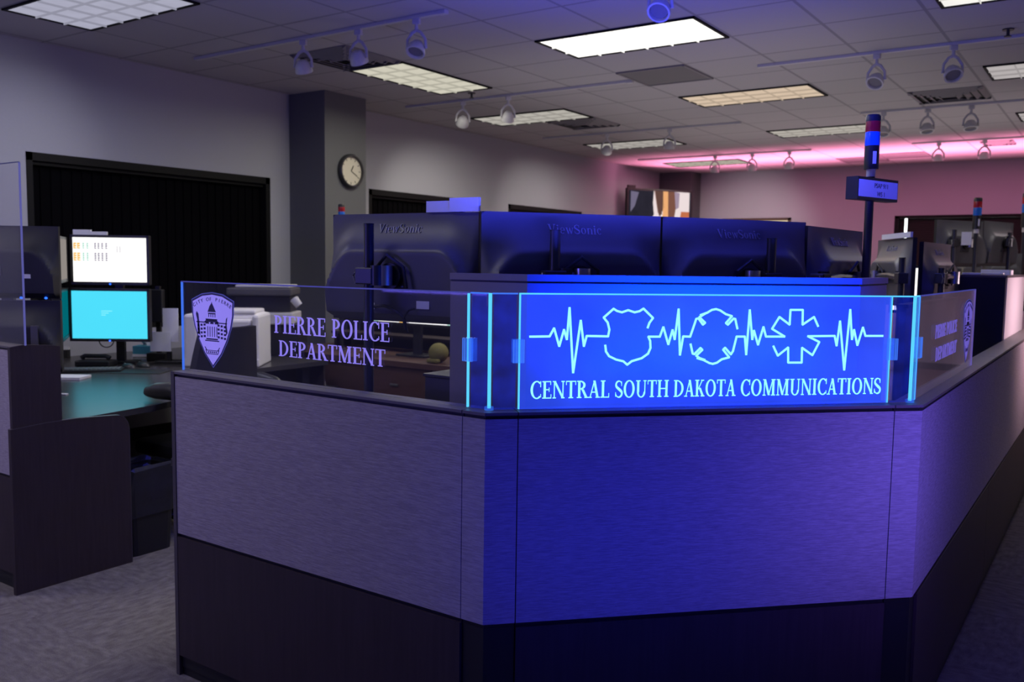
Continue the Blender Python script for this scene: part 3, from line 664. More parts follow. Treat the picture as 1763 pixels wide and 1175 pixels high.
Q4 = [(463,410),(490,468),(553,418),(553,510),(635,510),(637,420),(700,465),(742,385),(672,350),(835,348),(847,408),(868,258),(893,555),(930,188),(940,370),(953,310),(973,405),(1007,296),(1022,348),(1128,348)]
mb = MB(); SN = (0, -1, 0); LW = .0058
mb.stroke([A6(*p) for p in P1], LW, FSo, SN, TH); mb.stroke([A6(*p) for p in P2] + [A7(*p) for p in Q2], LW, FSo, SN, TH)
mb.stroke([A6(*p) for p in P3] + [A7(*p) for p in Q3], LW, FSo, SN, TH); mb.stroke([A7(*p) for p in Q4], LW, FSo, SN, TH)
mb.build('engraved_pulse_line', M['art'], sg)
mb = MB()
for t_, x0, x1 in (('CENTRAL', 912, 1049), ('SOUTH', 1058, 1151), ('DAKOTA', 1159, 1266), ('COMMUNICATIONS', 1274, 1516)):
    u0, v0 = uvS(x0, 687-(x0-912)*.0135); u1, v1 = uvS(x1, 687-(x1-912)*.0135); _, vt = uvS(x0, 657-(x0-912)*.0085)
    serif(mb, t_, u0, u1, v0, vt-v0, FSo, SN, TH, .02)
mb.build('engraved_lettering', M['art'], sg)
for t_, x0, x1, y0, yt in (('PIERRE', 472, 561, 573, 543), ('POLICE', 571, 671, 573, 543), ('DEPARTMENT', 480, 664, 613, 586)):
    v0 = uvL(472 if yt == 543 else 480, y0)[1]; vt = uvL(472 if yt == 543 else 480, yt)[1]
    serif(MB(), t_, uvL(x0, y0)[0], uvL(x1, y0)[0], v0, vt-v0, FLo, NL, TH, .02).build('etched_lettering', M['etch'], gl)
# the crest: (x across, y up) on a unit shield, width about 1, height about 1.75
def crest(root, fo, cu, cv, sx, sy, lit, dn=NL):
    f = lambda a, b: fo(cu+a*sx, cv+b*sy)
    def outline(s): 
        r = [(-.5*s, .62*s+.0), (-.25*s, .76*s), (0, .80*s), (.25*s, .76*s), (.5*s, .62*s)]
        r += [(.49*s, .30*s), (.44*s, .02*s), (.34*s, -.30*s), (.20*s, -.62*s), (0, -.92*s), (-.20*s, -.62*s), (-.34*s, -.30*s), (-.44*s, .02*s), (-.49*s, .30*s)]
        return r
    MB().prism(outline(1.03), f, dn, TH*.6).build('etched_crest_rim', M['edge_dim'], root)
    MB().prism(outline(1.0), f, dn, TH).build('etched_crest_border', M['etch_line'], root)
    cr = MB().prism(outline(.955), f, dn, TH*1.4).build('etched_crest', lit, root)
    d = MB(); z = TH*1.9
    o = outline(.88); d.stroke(o[4:] + o[:1], .012*sx, lambda u, v: fo(u, v), dn, z) if False else None
    R_ = lambda x0, y0, x1, y1: d.prism([(x0, y0), (x1, y0), (x1, y1), (x0, y1)], f, dn, z)
    # dome, lantern, pediment
    d.prism([(-.11, .36), (.09, .36), (.03, .50), (0, .56), (-.01, .60), (-.02, .56), (-.06, .50)], f, dn, z)
    R_(-.10, .31, .08, .34)
    for k in range(4): R_(-.09+.05*k, .24, -.075+.05*k, .31)
    R_(-.16, .17, .12, .20); d.prism([(-.20, .12), (.16, .12), (.10, .18), (-.14, .18)], f, dn, z)
    for k in range(3): d.prism(arc(-.12+.11*k, .08, .045, .05, 0, 180, 8), f, dn, z)
    for k in range(5): R_(-.12+.055*k, -.22, -.105+.055*k, .02)
    for s in (-1, 1):
        for i in range(3):
            for j in range(4): R_(s*(.17+.075*i)-.024-.02, -.24+.09*j-.012*i, s*(.17+.075*i)+.024-.02, -.19+.09*j-.012*i)
        R_(s*.25-.12-.02, .10, s*.25+.12-.02, .125)
    R_(-.15, -.29, .13, -.255); R_(-.18, -.325, .16, -.30); 
    # standing figure and foliage at the sides, ribbon below
    d.prism([(-.36, -.15), (-.30, -.20), (-.32, .10), (-.34, .30), (-.38, .36), (-.40, .30), (-.37, .16)], f, dn, z)
    d.prism([(.33, -.16), (.36, -.10), (.34, .10), (.36, .26), (.33, .22), (.31, .04)], f, dn, z)
    for a, b in (((-.17, -.52), (-.14, -.62)), ((-.14, -.62), (.12, -.62)), ((.12, -.62), (.15, -.52)), ((-.14, -.54), (.12, -.54)), ((-.14, -.54), (-.19, -.46)), ((.12, -.54), (.17, -.46))):
        q = Vector((b[0]-a[0], b[1]-a[1])); q = Vector((-q.y, q.x)).normalized()*.008
        d.prism([(a[0]-q.x, a[1]-q.y), (b[0]-q.x, b[1]-q.y), (b[0]+q.x, b[1]+q.y), (a[0]+q.x, a[1]+q.y)], f, dn, z)
    for k in range(5): R_(-.11+.045*k, -.60, -.085+.045*k, -.56)
    d.build('crest_building', M['etch_line'], root)
    les = {}; word = 'CITY OF PIERRE'
    for i, ch in enumerate(word):
        if ch == ' ': continue
        le = les.setdefault(word[:i].count(' '), MB())
        a = math.radians(128 - 76*i/(len(word)-1)); rr = .68
        x_, y_ = rr*math.cos(a), -.06 + rr*math.sin(a)
        p0 = f(x_, y_); ux = (f(x_+.01, y_) - p0).normalized(); uz = V(0, 0, 1); nn = Vector(dn)
        ang = a - PI/2; e1 = ux*math.cos(ang) + uz*math.sin(ang); e2 = -ux*math.sin(ang) + uz*math.cos(ang)
        e1 = e1*(abs(sx)/abs(sy))**.3
        sans(le, ch, .118*sy, Matrix.Translation(p0 + nn*z) @ Matrix((e1, e2, nn)).transposed().to_4x4())
    for le in les.values(): le.build('crest_lettering', M['etch_line'], root)
a, b = uvL(331, 517), uvL(402, 520); top, bot = uvL(366, 505), uvL(368, 632)
crest(gl, FLo, (a[0]+b[0])/2, bot[1]+(top[1]-bot[1])*.535, b[0]-a[0], (top[1]-bot[1])/1.72, M['etch'])
for t_, x0, x1, y0, yt in (('PIERRE', 1610, 1627, 584, 561), ('POLICE', 1629, 1646, 584, 561), ('DEPARTMENT', 1610, 1645, 623, 600)):
    v0 = uvR(1610, y0)[1]; vt = uvR(1610, yt)[1]
    serif(MB(), t_, uvR(x0, y0)[0], uvR(x1, y0)[0], v0, vt-v0, FRo, (0, -1, 0), TH, .02).build('etched_lettering', M['etch_dim'], gr)
a, b = uvR(1660, 535), uvR(1674, 535); top, bot = uvR(1667, 517), uvR(1665, 622)
crest(gr, FRo, (a[0]+b[0])/2, bot[1]+(top[1]-bot[1])*.535, b[0]-a[0], (top[1]-bot[1])/1.72, M['etch_dim'])

# ================================================================== CONSOLE WALL BEHIND THE SIGN
HW = [(-1.735, 2.172), (-1.462, 2.195), (-.700, 2.982), (-.700, 3.36)]
t = thing('console_wall', 'low blue-lit console wall standing behind the glowing sign', 'console', (-1.08, 2.59, 0))
wbuild(strip(HW, 0, .030, 0, 1.44), 'panel', M['taupe'], t)
wbuild(strip(HW, -.004, .034, 1.446, 1.466), 'top_cap', M['taupe'], t)
wbuild(strip(HW, .004, .028, 1.44, 1.446), 'shadow_gap', M['black'], t)
DK = [(-2.9, 2.02), (-1.60, 2.02), (-1.60, 2.165)]
t = thing('console_desk', 'dark console desk carrying the row of big monitors', 'desk', (-1.7, 3.2, 0))
wbuild(MB().prism([(-2.95, 2.0), (-1.77, 2.0), (-1.77, 2.23), (-1.49, 2.25), (-.76, 3.0), (-.76, 4.0), (-1.7, 4.0), (-1.75, 3.4), (-2.2, 2.95), (-2.95, 2.9)], lambda u, v: V(u, v, .71), (0, 0, 1), .03), 'desktop', M['desk'], t)
for x, y in ((-2.85, 2.1), (-2.85, 2.8), (-.9, 3.9), (-1.6, 3.9), (-2.0, 2.4)): wbox('leg', (x-.03, y-.03, 0), (x+.03, y+.03, .71), M['metal_dark'], t)

# ------------------------------------------------------------------ monitors
def sm(a, b, x):
    k = max(0, min(1, (x-a)/(b-a))); return k*k*(3-2*k)
MW, MH = .613, .365
def shell_mesh(w_, h_):
    m = MB(); nx, nz = 56, 40; g = []
    for j in range(nz+1):
        row = []
        for i in range(nx+1):
            x = -w_/2 + w_*i/nx; z = h_*j/nz; ax = abs(x)/w_*.613; zz = z/h_*.365
            za = .262 - (max(0, ax-.175)/.131)**2.2*.15
            s = sm(za+.004, za-.028, zz); ed = sm(0, .012, w_/2-abs(x))*sm(0, .03, z)
            d = .003 + .036*max(0, min(1, (.365-zz)/max(.02, .365-za)))**2*ed*(1-s) + (.058 - .026*max(0, min(1, (za-.028-zz)/.24)))*s*ed
            row.append(m.bm.verts.new((x, -d, z)))
        g.append(row)
    for j in range(nz):
        for i in range(nx): m.bm.faces.new((g[j][i], g[j][i+1], g[j+1][i+1], g[j+1][i]))
    return m
def monitor(lab, loc, rz, lit=None, brand=True, w_=MW, h_=MH, grp='monitors seen from behind', led=False, shell=None, tilt=0):
    """back faces local -Y; origin at the bottom middle"""
    t = thing('monitor', lab, 'monitor', loc, rz, grp)
    t.rotation_euler.x = tilt
    shell_mesh(w_, h_).build('back_shell', shell or M['shell'], t, True)
    fr = MB()
    for s in (-1, 1): fr.box((s*(w_/2-.005), .008, h_/2), (.010, .022, h_)); fr.box((0, .008, h_/2+s*(h_/2-.006)), (w_-.02, .022, .012))
    fr.build('bezel', M['black'], t)
    MB().box((0, .012, h_/2), (w_-.02, .006, h_-.024)).build('screen', lit or M['black'], t)
    if brand:
        f = lambda u, v: V(u, -.0025-.036*((.365-v)/.103)**2, v)
        serif(MB(), 'ViewSonic', -.092, .092, .300, .030, f, (0, -1, 0), .0035, .035).build('raised_lettering', M['brand'], t)
    MB().box((0, -.050, .165), (.10, .012, .10), .004).build('mount_plate', M['metal_dark'], t)
    if led: MB().cyl((0, .02, .004), (0, .026, .004), .004).build('power_light', M['lead'], t)
    return t
ZB = 1.66-MH
def set_monitor(lab, a, b, **k):
    a, b = V(a[0], a[1], 0), V(b[0], b[1], 0); c = (a+b)/2
    return monitor(lab, (c.x, c.y, ZB+k.pop('dz', 0)), math.atan2(b.y-a.y, b.x-a.x), **k)
m4l = V(-.955, 3.245, 0)
m4a = min([76+.25*i for i in range(100)], key=lambda a_: abs((along(1481, m4l, a_)-m4l).length-MW))
m4r = m4l + V(math.cos(math.radians(m4a)), math.sin(math.radians(m4a)), 0)*MW
m1 = set_monitor('leftmost of the big monitors seen from behind, paper sheets standing on its top', (-2.312, 2.24), (-1.712, 2.28))
m2 = set_monitor('big monitor seen from behind above the left half of the glowing sign', (-1.674, 2.247), (-1.285, 2.721))
m3 = set_monitor('big monitor seen from behind above the right half of the glowing sign', (-1.279, 2.730), (-.966, 3.248))
m4 = set_monitor('turned-away monitor seen from behind just left of the signal tower post', m4l, m4r, dz=-.012)
# extras on the left monitor's back
bx('label_sticker', (.118, -.0440, .062), (.052, .002, .026), M['paper'], m1, 0, label='white label sticker')
bx('label_sticker', (-.10, -.0430, .052), (.03, .002, .022), M['paper'], m1, 0, label='small white sticker')
MB().tube([(-.09, -.05, .05), (-.03, -.062, .056), (.02, -.064, .042), (.05, -.06, .02), (.055, -.055, -.02)], .005).build('cable', M['black'], m1, True)
MB().tube([(.09, -.05, .05), (.075, -.062, .045), (.055, -.062, .02), (.06, -.05, -.03)], .004).build('cable', M['black'], m1, True)
def arm(mon, px, ztop, off=.115, zc=1.45, base=.74):
    """pole and swing arm that carry the monitor: parts of the monitor, in its own frame"""
    az = mon.rotation_euler.z; n = V(math.sin(az), -math.cos(az), 0); u = V(math.cos(az), math.sin(az), 0)
    c = V(mon.location.x, mon.location.y, 0); p = along(px, c+n*off, math.degrees(az)); dx = (p-c).dot(u)
    X = Matrix.Translation((dx, -off, base-mon.location.z))
    def put(mb, name, m, sm_=True): bmesh.ops.transform(mb.bm, matrix=X, verts=mb.bm.verts); return mb.build(name, m, mon, sm_)
    pole = put(MB().cyl((0, 0, .015), (0, 0, ztop-base), .0165, n=20), 'pole', M['metal_dark'])
    put(MB().cyl((0, 0, ztop-base), (0, 0, ztop-base+.004), .0175, n=20), 'pole_cap', M['black'])
    put(MB().box((0, 0, .008), (.10, .08, .016), .003), 'pole_foot', M['metal_dark'], False)
    h = zc-base; sg_ = -1 if dx > 0 else 1
    put(MB().box((-.004, 0, h), (.072, .05, .055), .004), 'collar', M['metal_dark'], False)
    put(MB().tube([(-.044, -.01, h+.02), (-.05, -.02, h), (-.046, -.012, h-.026)], .003), 'clamp_lever', M['metal'])
    k = MB().cyl((.035*sg_, 0, h-.03), (.035*sg_, 0, h+.035), .022, n=20)
    k.tube([(.02*sg_, 0, h), (-dx*.55, .01, h+.01), (-dx, off-.085, h+.005)], .017); put(k, 'swing_arm', M['metal_dark'])
    put(MB().cyl((-dx, off-.095, h-.03), (-dx, off-.095, h+.035), .026, n=22), 'knuckle', M['metal'])
    put(MB().cyl((-dx, off-.072, h), (-dx, off-.057, h), .044, n=22), 'tilt_disc', M['black'])
    put(MB().tube([(-dx-.05, off-.075, h+.03), (-dx, off-.085, h+.07), (-dx+.06, off-.075, h+.03), (-dx+.07, off-.07, h-.04)], .006), 'cable_loop', M['black'])
arm(m1, 635, 1.618)
arm(m2, 955, 1.60, .086)
arm(m3, 1327, 1.592, .086)
arm(m4, 1414, 1.46, .086)
# papers on the left monitor
t = thing('paper_stack', 'pale paper sheets standing along the top of the leftmost big monitor', 'paper', (-1.80, 2.27, 1.661), m1.rotation_euler.z)
MB().box((-.045, 0, .018), (.125, .012, .036)).build('sheet', M['paper'], t)
MB().box((.045, -.006, .022), (.112, .012, .044)).build('sheet', M['paper'], t)

# ------------------------------------------------------------------ signal towers
def tower(lab, p, z0, z1, sign=None, r=.026, base=0, grp='signal light towers'):
    """post from base to z0, tower z0..z1"""
    t = thing('signal_tower', lab, 'signal light', (p.x, p.y, base), 0, grp)
    H = z1-z0; zz = lambda k: z0-base+H*k
    MB().cyl((0, 0, 0), (0, 0, zz(0)), .0155, n=18).build('post', M['metal_dark'], t, True)
    MB().lathe([(.034, 0), (.034, .008), (.02, .014)], 20).build('post_foot', M['metal_dark'], t, True)
    MB().cyl((0, 0, zz(0)), (0, 0, zz(.12)), r*.62, n=20).build('neck', M['white'], t, True)
    MB().cyl((0, 0, zz(.12)), (0, 0, zz(.50)), r, n=28).build('base_module', M['black'], t, True)
    MB().lathe([(r, zz(.50)), (r*1.02, zz(.52)), (r*1.02, zz(.71)), (r, zz(.72))], 28).build('blue_lens', M['blue_lens'], t, True)
    MB().lathe([(r, zz(.72)), (r*1.02, zz(.73)), (r*1.02, zz(.88)), (r, zz(.89))], 28).build('red_lens', M['red_lens'], t, True)
    MB().lathe([(r*1.02, zz(.89)), (r*1.02, zz(.97)), (r*.85, zz(1.0)), (.001, zz(1.0))], 28).build('top_cap', M['black'], t, True)
    a = math.radians(-55); nx = math.cos(a)
    MB().box((0, 0, 0), (.006, .012, H*.2), T=Matrix.Rotation(a, 4, 'Z') @ Matrix.Translation((r, 0, zz(.30)))).build('label_strip', M['paper'], t)
    return t
pt = at_t(1497, 345, 3.3)
tw = tower('tall blue-lit signal tower with a small sign box, standing right of the console wall', pt, at_t(1497, 305, 3.3).z, at_t(1499, 200, 3.3).z, base=.74)
cb = at_t(1477, 322, 3.15); cb.z = at_t(1477, 303, 3.15).z
er = along(1539, cb, 72); el = along(1450, cb, 162)
wl, dl = (er-cb).length, (el-cb).length; zt, zb = cb.z, at_t(1477, 342, 3.15).z
u = (er-cb).normalized(); n_ = (el-cb).normalized()
f = lambda a_, b_: V(cb.x, cb.y, zb) + u*a_ + V(0, 0, b_)
sb = MB()
pa = [cb, er, er+(el-cb), el]
sb.prism([(q.x, q.y) for q in pa], lambda x, y: V(x, y, zb), (0, 0, 1), zt-zb)
so = wbuild(sb, 'sign_box', M['black'], tw)
inv = (Matrix.Translation(tw.location)).inverted()
HB = zt-zb
fo = f
MB().prism(rect(.006, .010, wl-.006, HB-.010), fo, -n_, .002).build('sign_face', M['paper'], so, label='white sign face')
mm = MB()
for s_, yy in (('PSAP 911', .55), ('WS 1', .18)):
    Tm = Matrix.Translation(fo(wl*.56, HB*yy) - n_*.0025) @ Matrix((u, V(0, 0, 1), -n_)).transposed().to_4x4()
    sans(mm, s_, HB*.30, Tm)
mm.build('sign_lettering', M['grey'], so)
# ------------------------------------------------------------------ the next station on the right
a_ = at_t(1511, 440, 5.75); b_ = V(-.914, 4.97, 0)
d_ = ray(1511, 440); s_ = next(k*.01+4.6 for k in range(300) if ((V(d_.x, d_.y, 0)*(k*.01+4.6)) - b_).length >= .612 and k*.01+4.6 > 5.2)
a_ = V(d_.x, d_.y, 0)*s_
n1 = set_monitor('monitor seen from behind right of the signal tower post, white papers on its top', (a_.x, a_.y), (b_.x, b_.y), grp='monitors at the next station')
b2 = V(-.892, 4.99, 0); d_ = ray(1641, 440); s_ = next(k*.01+5.2 for k in range(300) if ((V(d_.x, d_.y, 0)*(k*.01+5.2)) - b2).length >= .612)
e2 = V(d_.x, d_.y, 0)*s_
n2 = set_monitor('monitor seen from behind with a pink reflection, right of the thin light slit', (b2.x, b2.y), (e2.x, e2.y), grp='monitors at the next station', dz=-.02)
t = thing('paper_stack', 'white papers lying along the top of the monitor right of the signal tower', 'paper', (b_.x-.13, b_.y+.22, 1.661), n1.rotation_euler.z)
MB().box((0, .0, .014), (.50, .012, .028)).build('sheet', M['paper'], t)
arm(n1, 1553, 1.55, .09)
arm(n2, 1622, 1.50, .09)
t = thing('console_desk', 'dark console desk of the next station on the right', 'desk', (-1.2, 5.6, 0))
wbuild(MB().prism([(-.84, 4.7), (-.84, 5.46), (-1.05, 5.46), (-1.05, 7.0), (-1.9, 7.0), (-1.9, 4.7)], lambda u_, v: V(u_, v, .71), (0, 0, 1), .03), 'desktop', M['desk'], t)
for x, y in ((-.9, 4.8), (-1.15, 6.9), (-1.8, 4.8), (-1.8, 6.9)): wbox('leg', (x-.03, y-.03, 0), (x+.03, y+.03, .71), M['metal_dark'], t)
# console enclosure with black front and white side
t = thing('console_cabinet', 'black-fronted console cabinet with a white side panel, at the right edge', 'console', (-.72, 6.1, 0))
wbox('front_panel', (-.80, 5.68, 0), (-.556, 5.72, 1.455), M['black'], t)
wbox('side_panel', (-.580, 5.725, 0), (-.552, 6.78, 1.455), M['white'], t, label='white side panel')
wbox('top_cap', (-.81, 5.67, 1.455), (-.548, 6.79, 1.468), M['trim'], t)
t = thing('console_wall', 'dark console wall behind the side screen of the aisle', 'console', (-.78, 4.6, 0))
wbox('panel', (-.80, 4.10, 0), (-.77, 5.44, 1.33), M['trim'], t)
wbox('top_cap', (-.81, 4.09, 1.33), (-.76, 5.45, 1.345), M['black'], t)
# papers and clutter along the cabinet top
for k, (lab, px, py, sx, sy, h_, m_) in enumerate((('small white card near the left end of the cabinet top', 1668, 463, .10, .06, .012, 'paper'), ('loose white paper on the cabinet top at its middle', 1703, 467, .12, .09, .012, 'paper'), ('curled paper lying on the cabinet top at its right end', 1735, 467, .16, .12, .03, 'paper'))):
    p = at_y(px, py, 5.62+.12*k); o = MB().box((0, 0, h_/2), (sx, sy, h_), .002).build('paper_sheet', M[m_]); o.location = (max(-.75, min(p.x, -.64)), 5.76+.14*k, 1.4685); tag(o, lab, 'paper')
# far monitors and towers
YF = 8.0
def far_mon(lab, x0, x1, py0, py1, y0, y1, **k):
    a, b = at_y(x0, py0, y0), at_y(x1, py0, y1); zt_ = a.z; c = (a+b)/2
    return monitor(lab, (c.x, c.y, zt_-.365), math.atan2(b.y-a.y, b.x-a.x), brand=False, w_=V(b.x-a.x, b.y-a.y, 0).length, grp='far monitors', **k)
o1 = far_mon('far upper monitor left of the far signal tower', 1613, 1693, 378, 430, 7.6, 8.1)
o2 = far_mon('far upper monitor right of the far signal tower', 1694, 1745, 380, 430, 8.1, 8.6)
o3 = far_mon('far lower monitor left of the far signal tower', 1648, 1693, 436, 466, 8.75, 8.9, led=True)
o4 = far_mon('far lower monitor right of the far signal tower', 1694, 1760, 436, 466, 8.95, 9.1, led=True)
arm(o1, 1640, 1.80, .09, 1.70)
arm(o2, 1735, 1.80, .09, 1.72)
arm(o3, 1652, 1.5, .09, 1.40)
arm(o4, 1742, 1.5, .09, 1.40)
t = thing('console_desk', 'far console desk under the far monitors at the right', 'desk', (-1.0, 8.3, 0))
wbuild(MB().prism([(-.57, 7.04), (-.57, 9.4), (-2.0, 9.4), (-2.0, 7.04)], lambda u_, v: V(u_, v, .71), (0, 0, 1), .03), 'desktop', M['desk'], t)
for x, y in ((-.63, 7.1), (-.63, 9.3), (-1.9, 7.1), (-1.9, 9.3)): wbox('leg', (x-.03, y-.03, 0), (x+.03, y+.03, .71), M['metal_dark'], t)
p = at_t(1681, 395, 6.85); tw2 = tower('far signal tower with red and blue lenses above the far monitors', p, at_t(1681, 402, 6.85).z, at_t(1683, 341, 6.85).z, r=.03, base=.74)
p = at_t(1764, 380, 8.6); p.x += 0; tower('signal tower just cut by the right edge of the view', p, at_t(1764, 400, 8.6).z, at_t(1764, 333, 8.6).z, r=.03, base=.74)
p = at_t(588, 380, 7.4); tower('small distant signal tower showing over the leftmost big monitor, before the column', p, at_t(588, 398, 7.4).z, at_t(589, 352, 7.4).z, r=.027, base=.745)
p = at_t(1664, 411, 6.75); wbox('notice_card', (p.x-.035, p.y-.003, p.z-.05), (p.x+.035, p.y+.003, p.z+.05), M['paper'], tw2, label='white notice card')

# ================================================================== THE LEFT STATION
lp = [(-6.62, 1.925), (-3.975, 1.925)]
t = partition('partition_panel', 'grey fabric partition panel at the far left edge, carrying a tall clear screen', lp, 'partition panels of the left station')
t = thing('acrylic_screen', 'tall clear acrylic screen standing on the partition at the far left edge', 'acrylic screen', (-5.2, 1.965, ZC), 0)
MB().box((0, 0, .40), (2.52, .006, .79)).build('clear_sheet', M['sheet'], t)
MB().box((1.262, 0, .40), (.005, .007, .79)).build('side_edge', glow('edge_faint', (.12, .12, .42), .8), t)
MB().box((0, 0, .7975), (2.52, .007, .004)).build('top_edge', glow('edge_faint2', (.05, .05, .16), .8), t)
t = thing('end_panel', 'dark wood end panel with a rounded top corner beside the entrance at the left', 'end panel', (-3.955, 2.2, 0))
f = lambda u_, v: V(-3.972, u_, v)
lo = [(1.895, 0), (2.452, 0), (2.452, .66)] + [(2.392+.06*math.cos(math.radians(k)), .665+.075*math.sin(math.radians(k))) for k in range(0, 91, 15)] + [(2.2, .752), (2.05, .752), (1.895, .742)]
wbuild(MB().prism(lo, f, (1, 0, 0), .022), 'lower_panel', M['wood'], t)
up = [(1.905, .744), (2.125, .756), (2.125, 1.095)] + [(2.125-.2*k/6, 1.097+.014*math.sin(PI*k/6*.5+.0)) for k in range(1, 6)] + [(1.905, 1.104)]
wbuild(MB().prism(up, f, (1, 0, 0), .020), 'upper_panel', M['wood'], t)
eb = MB()
for a, b in zip(lo[1:-1], lo[2:]):
    q = Vector((b[0]-a[0], b[1]-a[1])); q = Vector((q.y, -q.x)).normalized()*.003
    eb.prism([(a[0], a[1]), (b[0], b[1]), (b[0]+q.x, b[1]+q.y), (a[0]+q.x, a[1]+q.y)], f, (1, 0, 0), .0225)
wbuild(eb, 'edge_band', M['trim'], t)
# L-shaped desk
t = thing('desk', 'dark desk at the left with a blue screen reflected in its top', 'desk', (-4.9, 2.8, 0))
dk = [(-6.60, 2.02), (-3.985, 2.02), (-4.10, 2.70), (-4.30, 3.25), (-4.95, 3.85), (-4.95, 4.72), (-6.60, 4.72)]
wbuild(MB().prism(dk, lambda u_, v: V(u_, v, .708), (0, 0, 1), .032), 'desktop', M['desk'], t)
for x, y in ((-4.2, 2.2), (-6.4, 2.2), (-5.1, 4.6), (-6.4, 4.6)): wbox('leg', (x-.035, y-.035, 0), (x+.035, y+.035, .708), M['metal_dark'], t)
wbox('modesty_panel', (-6.45, 4.70, .1), (-4.98, 4.715, .708), M['wood'], t)
DZ = .7405
# screens facing the room
def screen_unit(name, lab, pl_, pr_, z0, z1, m, led, grp, th=.05):
    """front (screen) faces local -Y"""
    a, b = V(pl_.x, pl_.y, 0), V(pr_.x, pr_.y, 0); az = math.atan2(b.y-a.y, b.x-a.x); L_ = (b-a).length; c = (a+b)/2
    t = thing('computer_screen', lab, 'computer screen', (c.x, c.y, z0), az, grp); h = z1-z0
    MB().box((0, .025, h/2), (L_, .045, h), .006).build('housing', M['black'], t)
    fr = MB()
    for s in (-1, 1): fr.box((s*(L_/2-.008), -.002, h/2), (.016, .014, h)); fr.box((0, -.002, h/2+s*(h/2-.010)), (L_, .014, .020 if s < 0 else .016))
    fr.build('bezel', M['black'], t)
    sc_ = MB().box((0, 0, h/2+.002), (L_-.032, .006, h-.036)).build('screen', m, t)
    if led: MB().cyl((0, -.009, .006), (0, -.014, .006), .006, n=12).build('power_light', M['lead'], t)
    return t, sc_, L_, h
T0 = 6.15
wl_, wr_ = at_t(122, 450, T0), at_t(257, 450, T0*1.005)
s1, sc1, L1, h1 = screen_unit('s', 'white-lit computer screen above the blue one at the left desk', wl_, wr_, at_t(190, 491, T0).z, at_t(190, 405, T0).z, M['paper_white_glow'], True, 'pair of lit screens at the left desk')
s2, sc2, L2, h2 = screen_unit('s', 'bright cyan-blue computer screen below the white one at the left desk', at_t(120, 540, T0), at_t(258, 540, T0*1.005), at_t(190, 589, T0).z, at_t(190, 497, T0).z, M['screen_teal'], True, 'pair of lit screens at the left desk')
def bit(mname, x, z, w_, h_, par, L_, h): MB().box((-L_/2+.016+x*(L_-.032), -.0035, .018+z*(h-.036)), (w_, .001, h_)).build('screen_content', M[mname], par)
random.seed(3)
for col, m_ in ((.03, 's_orange'), (.08, 's_orange'), (.145, 's_green'), (.20, 's_green'), (.305, 's_grey'), (.35, 's_grey'), (.40, 's_grey'), (.455, 's_grey')):
    for z0_, nr in ((.86, 3), (.64, 4)):
        cm = MB(); w_ = .020 if m_ == 's_orange' else .012; h_ = .008*nr
        for r_ in range(nr): cm.box((-L1/2+.016+col*(L1-.032), -.0036, .018+(z0_-.05*r_)*(h1-.036)), (w_, .001, .012 if r_ < nr-1 else .009))
        cm.box((-L1/2+.016+col*(L1-.032)-w_*.3, -.0036, .018+(z0_-.025*(nr-1))*(h1-.036)), (w_*.3, .001, .05*(nr-1)*(h1-.036))).build('screen_content', M[m_], sc1)
for k in (.60, .64): MB().box((-L1/2+.016+k*(L1-.032), -.0036, .018+.74*(h1-.036)), (.004, .001, .045)).build('screen_content', M['s_grey'], sc1)
for w_, dz in ((.075, .02), (.05, .006), (.03, -.008)): MB().box((-.02+(w_-.075)/2, -.0036, h2*.52+dz), (w_, .001, .006)).build('screen_content', M['screen_text'], sc2)
t = thing('monitor_stand', 'black stand carrying the white and blue screens on the left desk', 'monitor stand', ((wl_.x+wr_.x)/2-.05, (wl_.y+wr_.y)/2+.09, DZ), s1.rotation_euler.z)
MB().box((0, .04, .01), (.22, .12, .02), .004).build('base_plate', M['black'], t); MB().box((0, .02, .42), (.06, .035, .82), .004).build('column', M['black'], t)
# the angled pair at their left
P0 = V(wl_.x-.02, wl_.y-.02, 0); d_ = ray(101, 450); s_ = max((k*.01+4.8 for k in range(130) if ((V(d_.x, d_.y, 0)*(k*.01+4.8)) - P0).length >= .52 and (k*.01+4.8) < 6.05), default=5.5)
P9 = V(d_.x, d_.y, 0)*s_
s3 = screen_unit('s', 'slanted white-lit screen left of the white-lit screen, seen edge-on', P9, P0, at_t(112, 487, 5.85).z, at_t(112, 407, 5.85).z, glow('screen_dimwhite', (.28, .25, .23), 1), False, 'slanted screens at the left desk')[0]
s4 = screen_unit('s', 'slanted teal screen left of the cyan-blue screen, seen edge-on', P9, P0, at_t(112, 587, 5.85).z, at_t(112, 498, 5.85).z, glow('screen_dimteal', (.0, .13, .16), 1), False, 'slanted screens at the left desk')[0]
c_ = (P0+P9)/2; nn = V(-(P0-P9).y, (P0-P9).x, 0).normalized()
t = thing('monitor_stand', 'black stand carrying the slanted pair of screens on the left desk', 'monitor stand', (c_.x+nn.x*.09, c_.y+nn.y*.09, DZ), s3.rotation_euler.z)
MB().box((0, .03, .01), (.18, .12, .02), .004).build('base_plate', M['black'], t); MB().box((0, .0, .42), (.06, .035, .82), .004).build('column', M['black'], t)
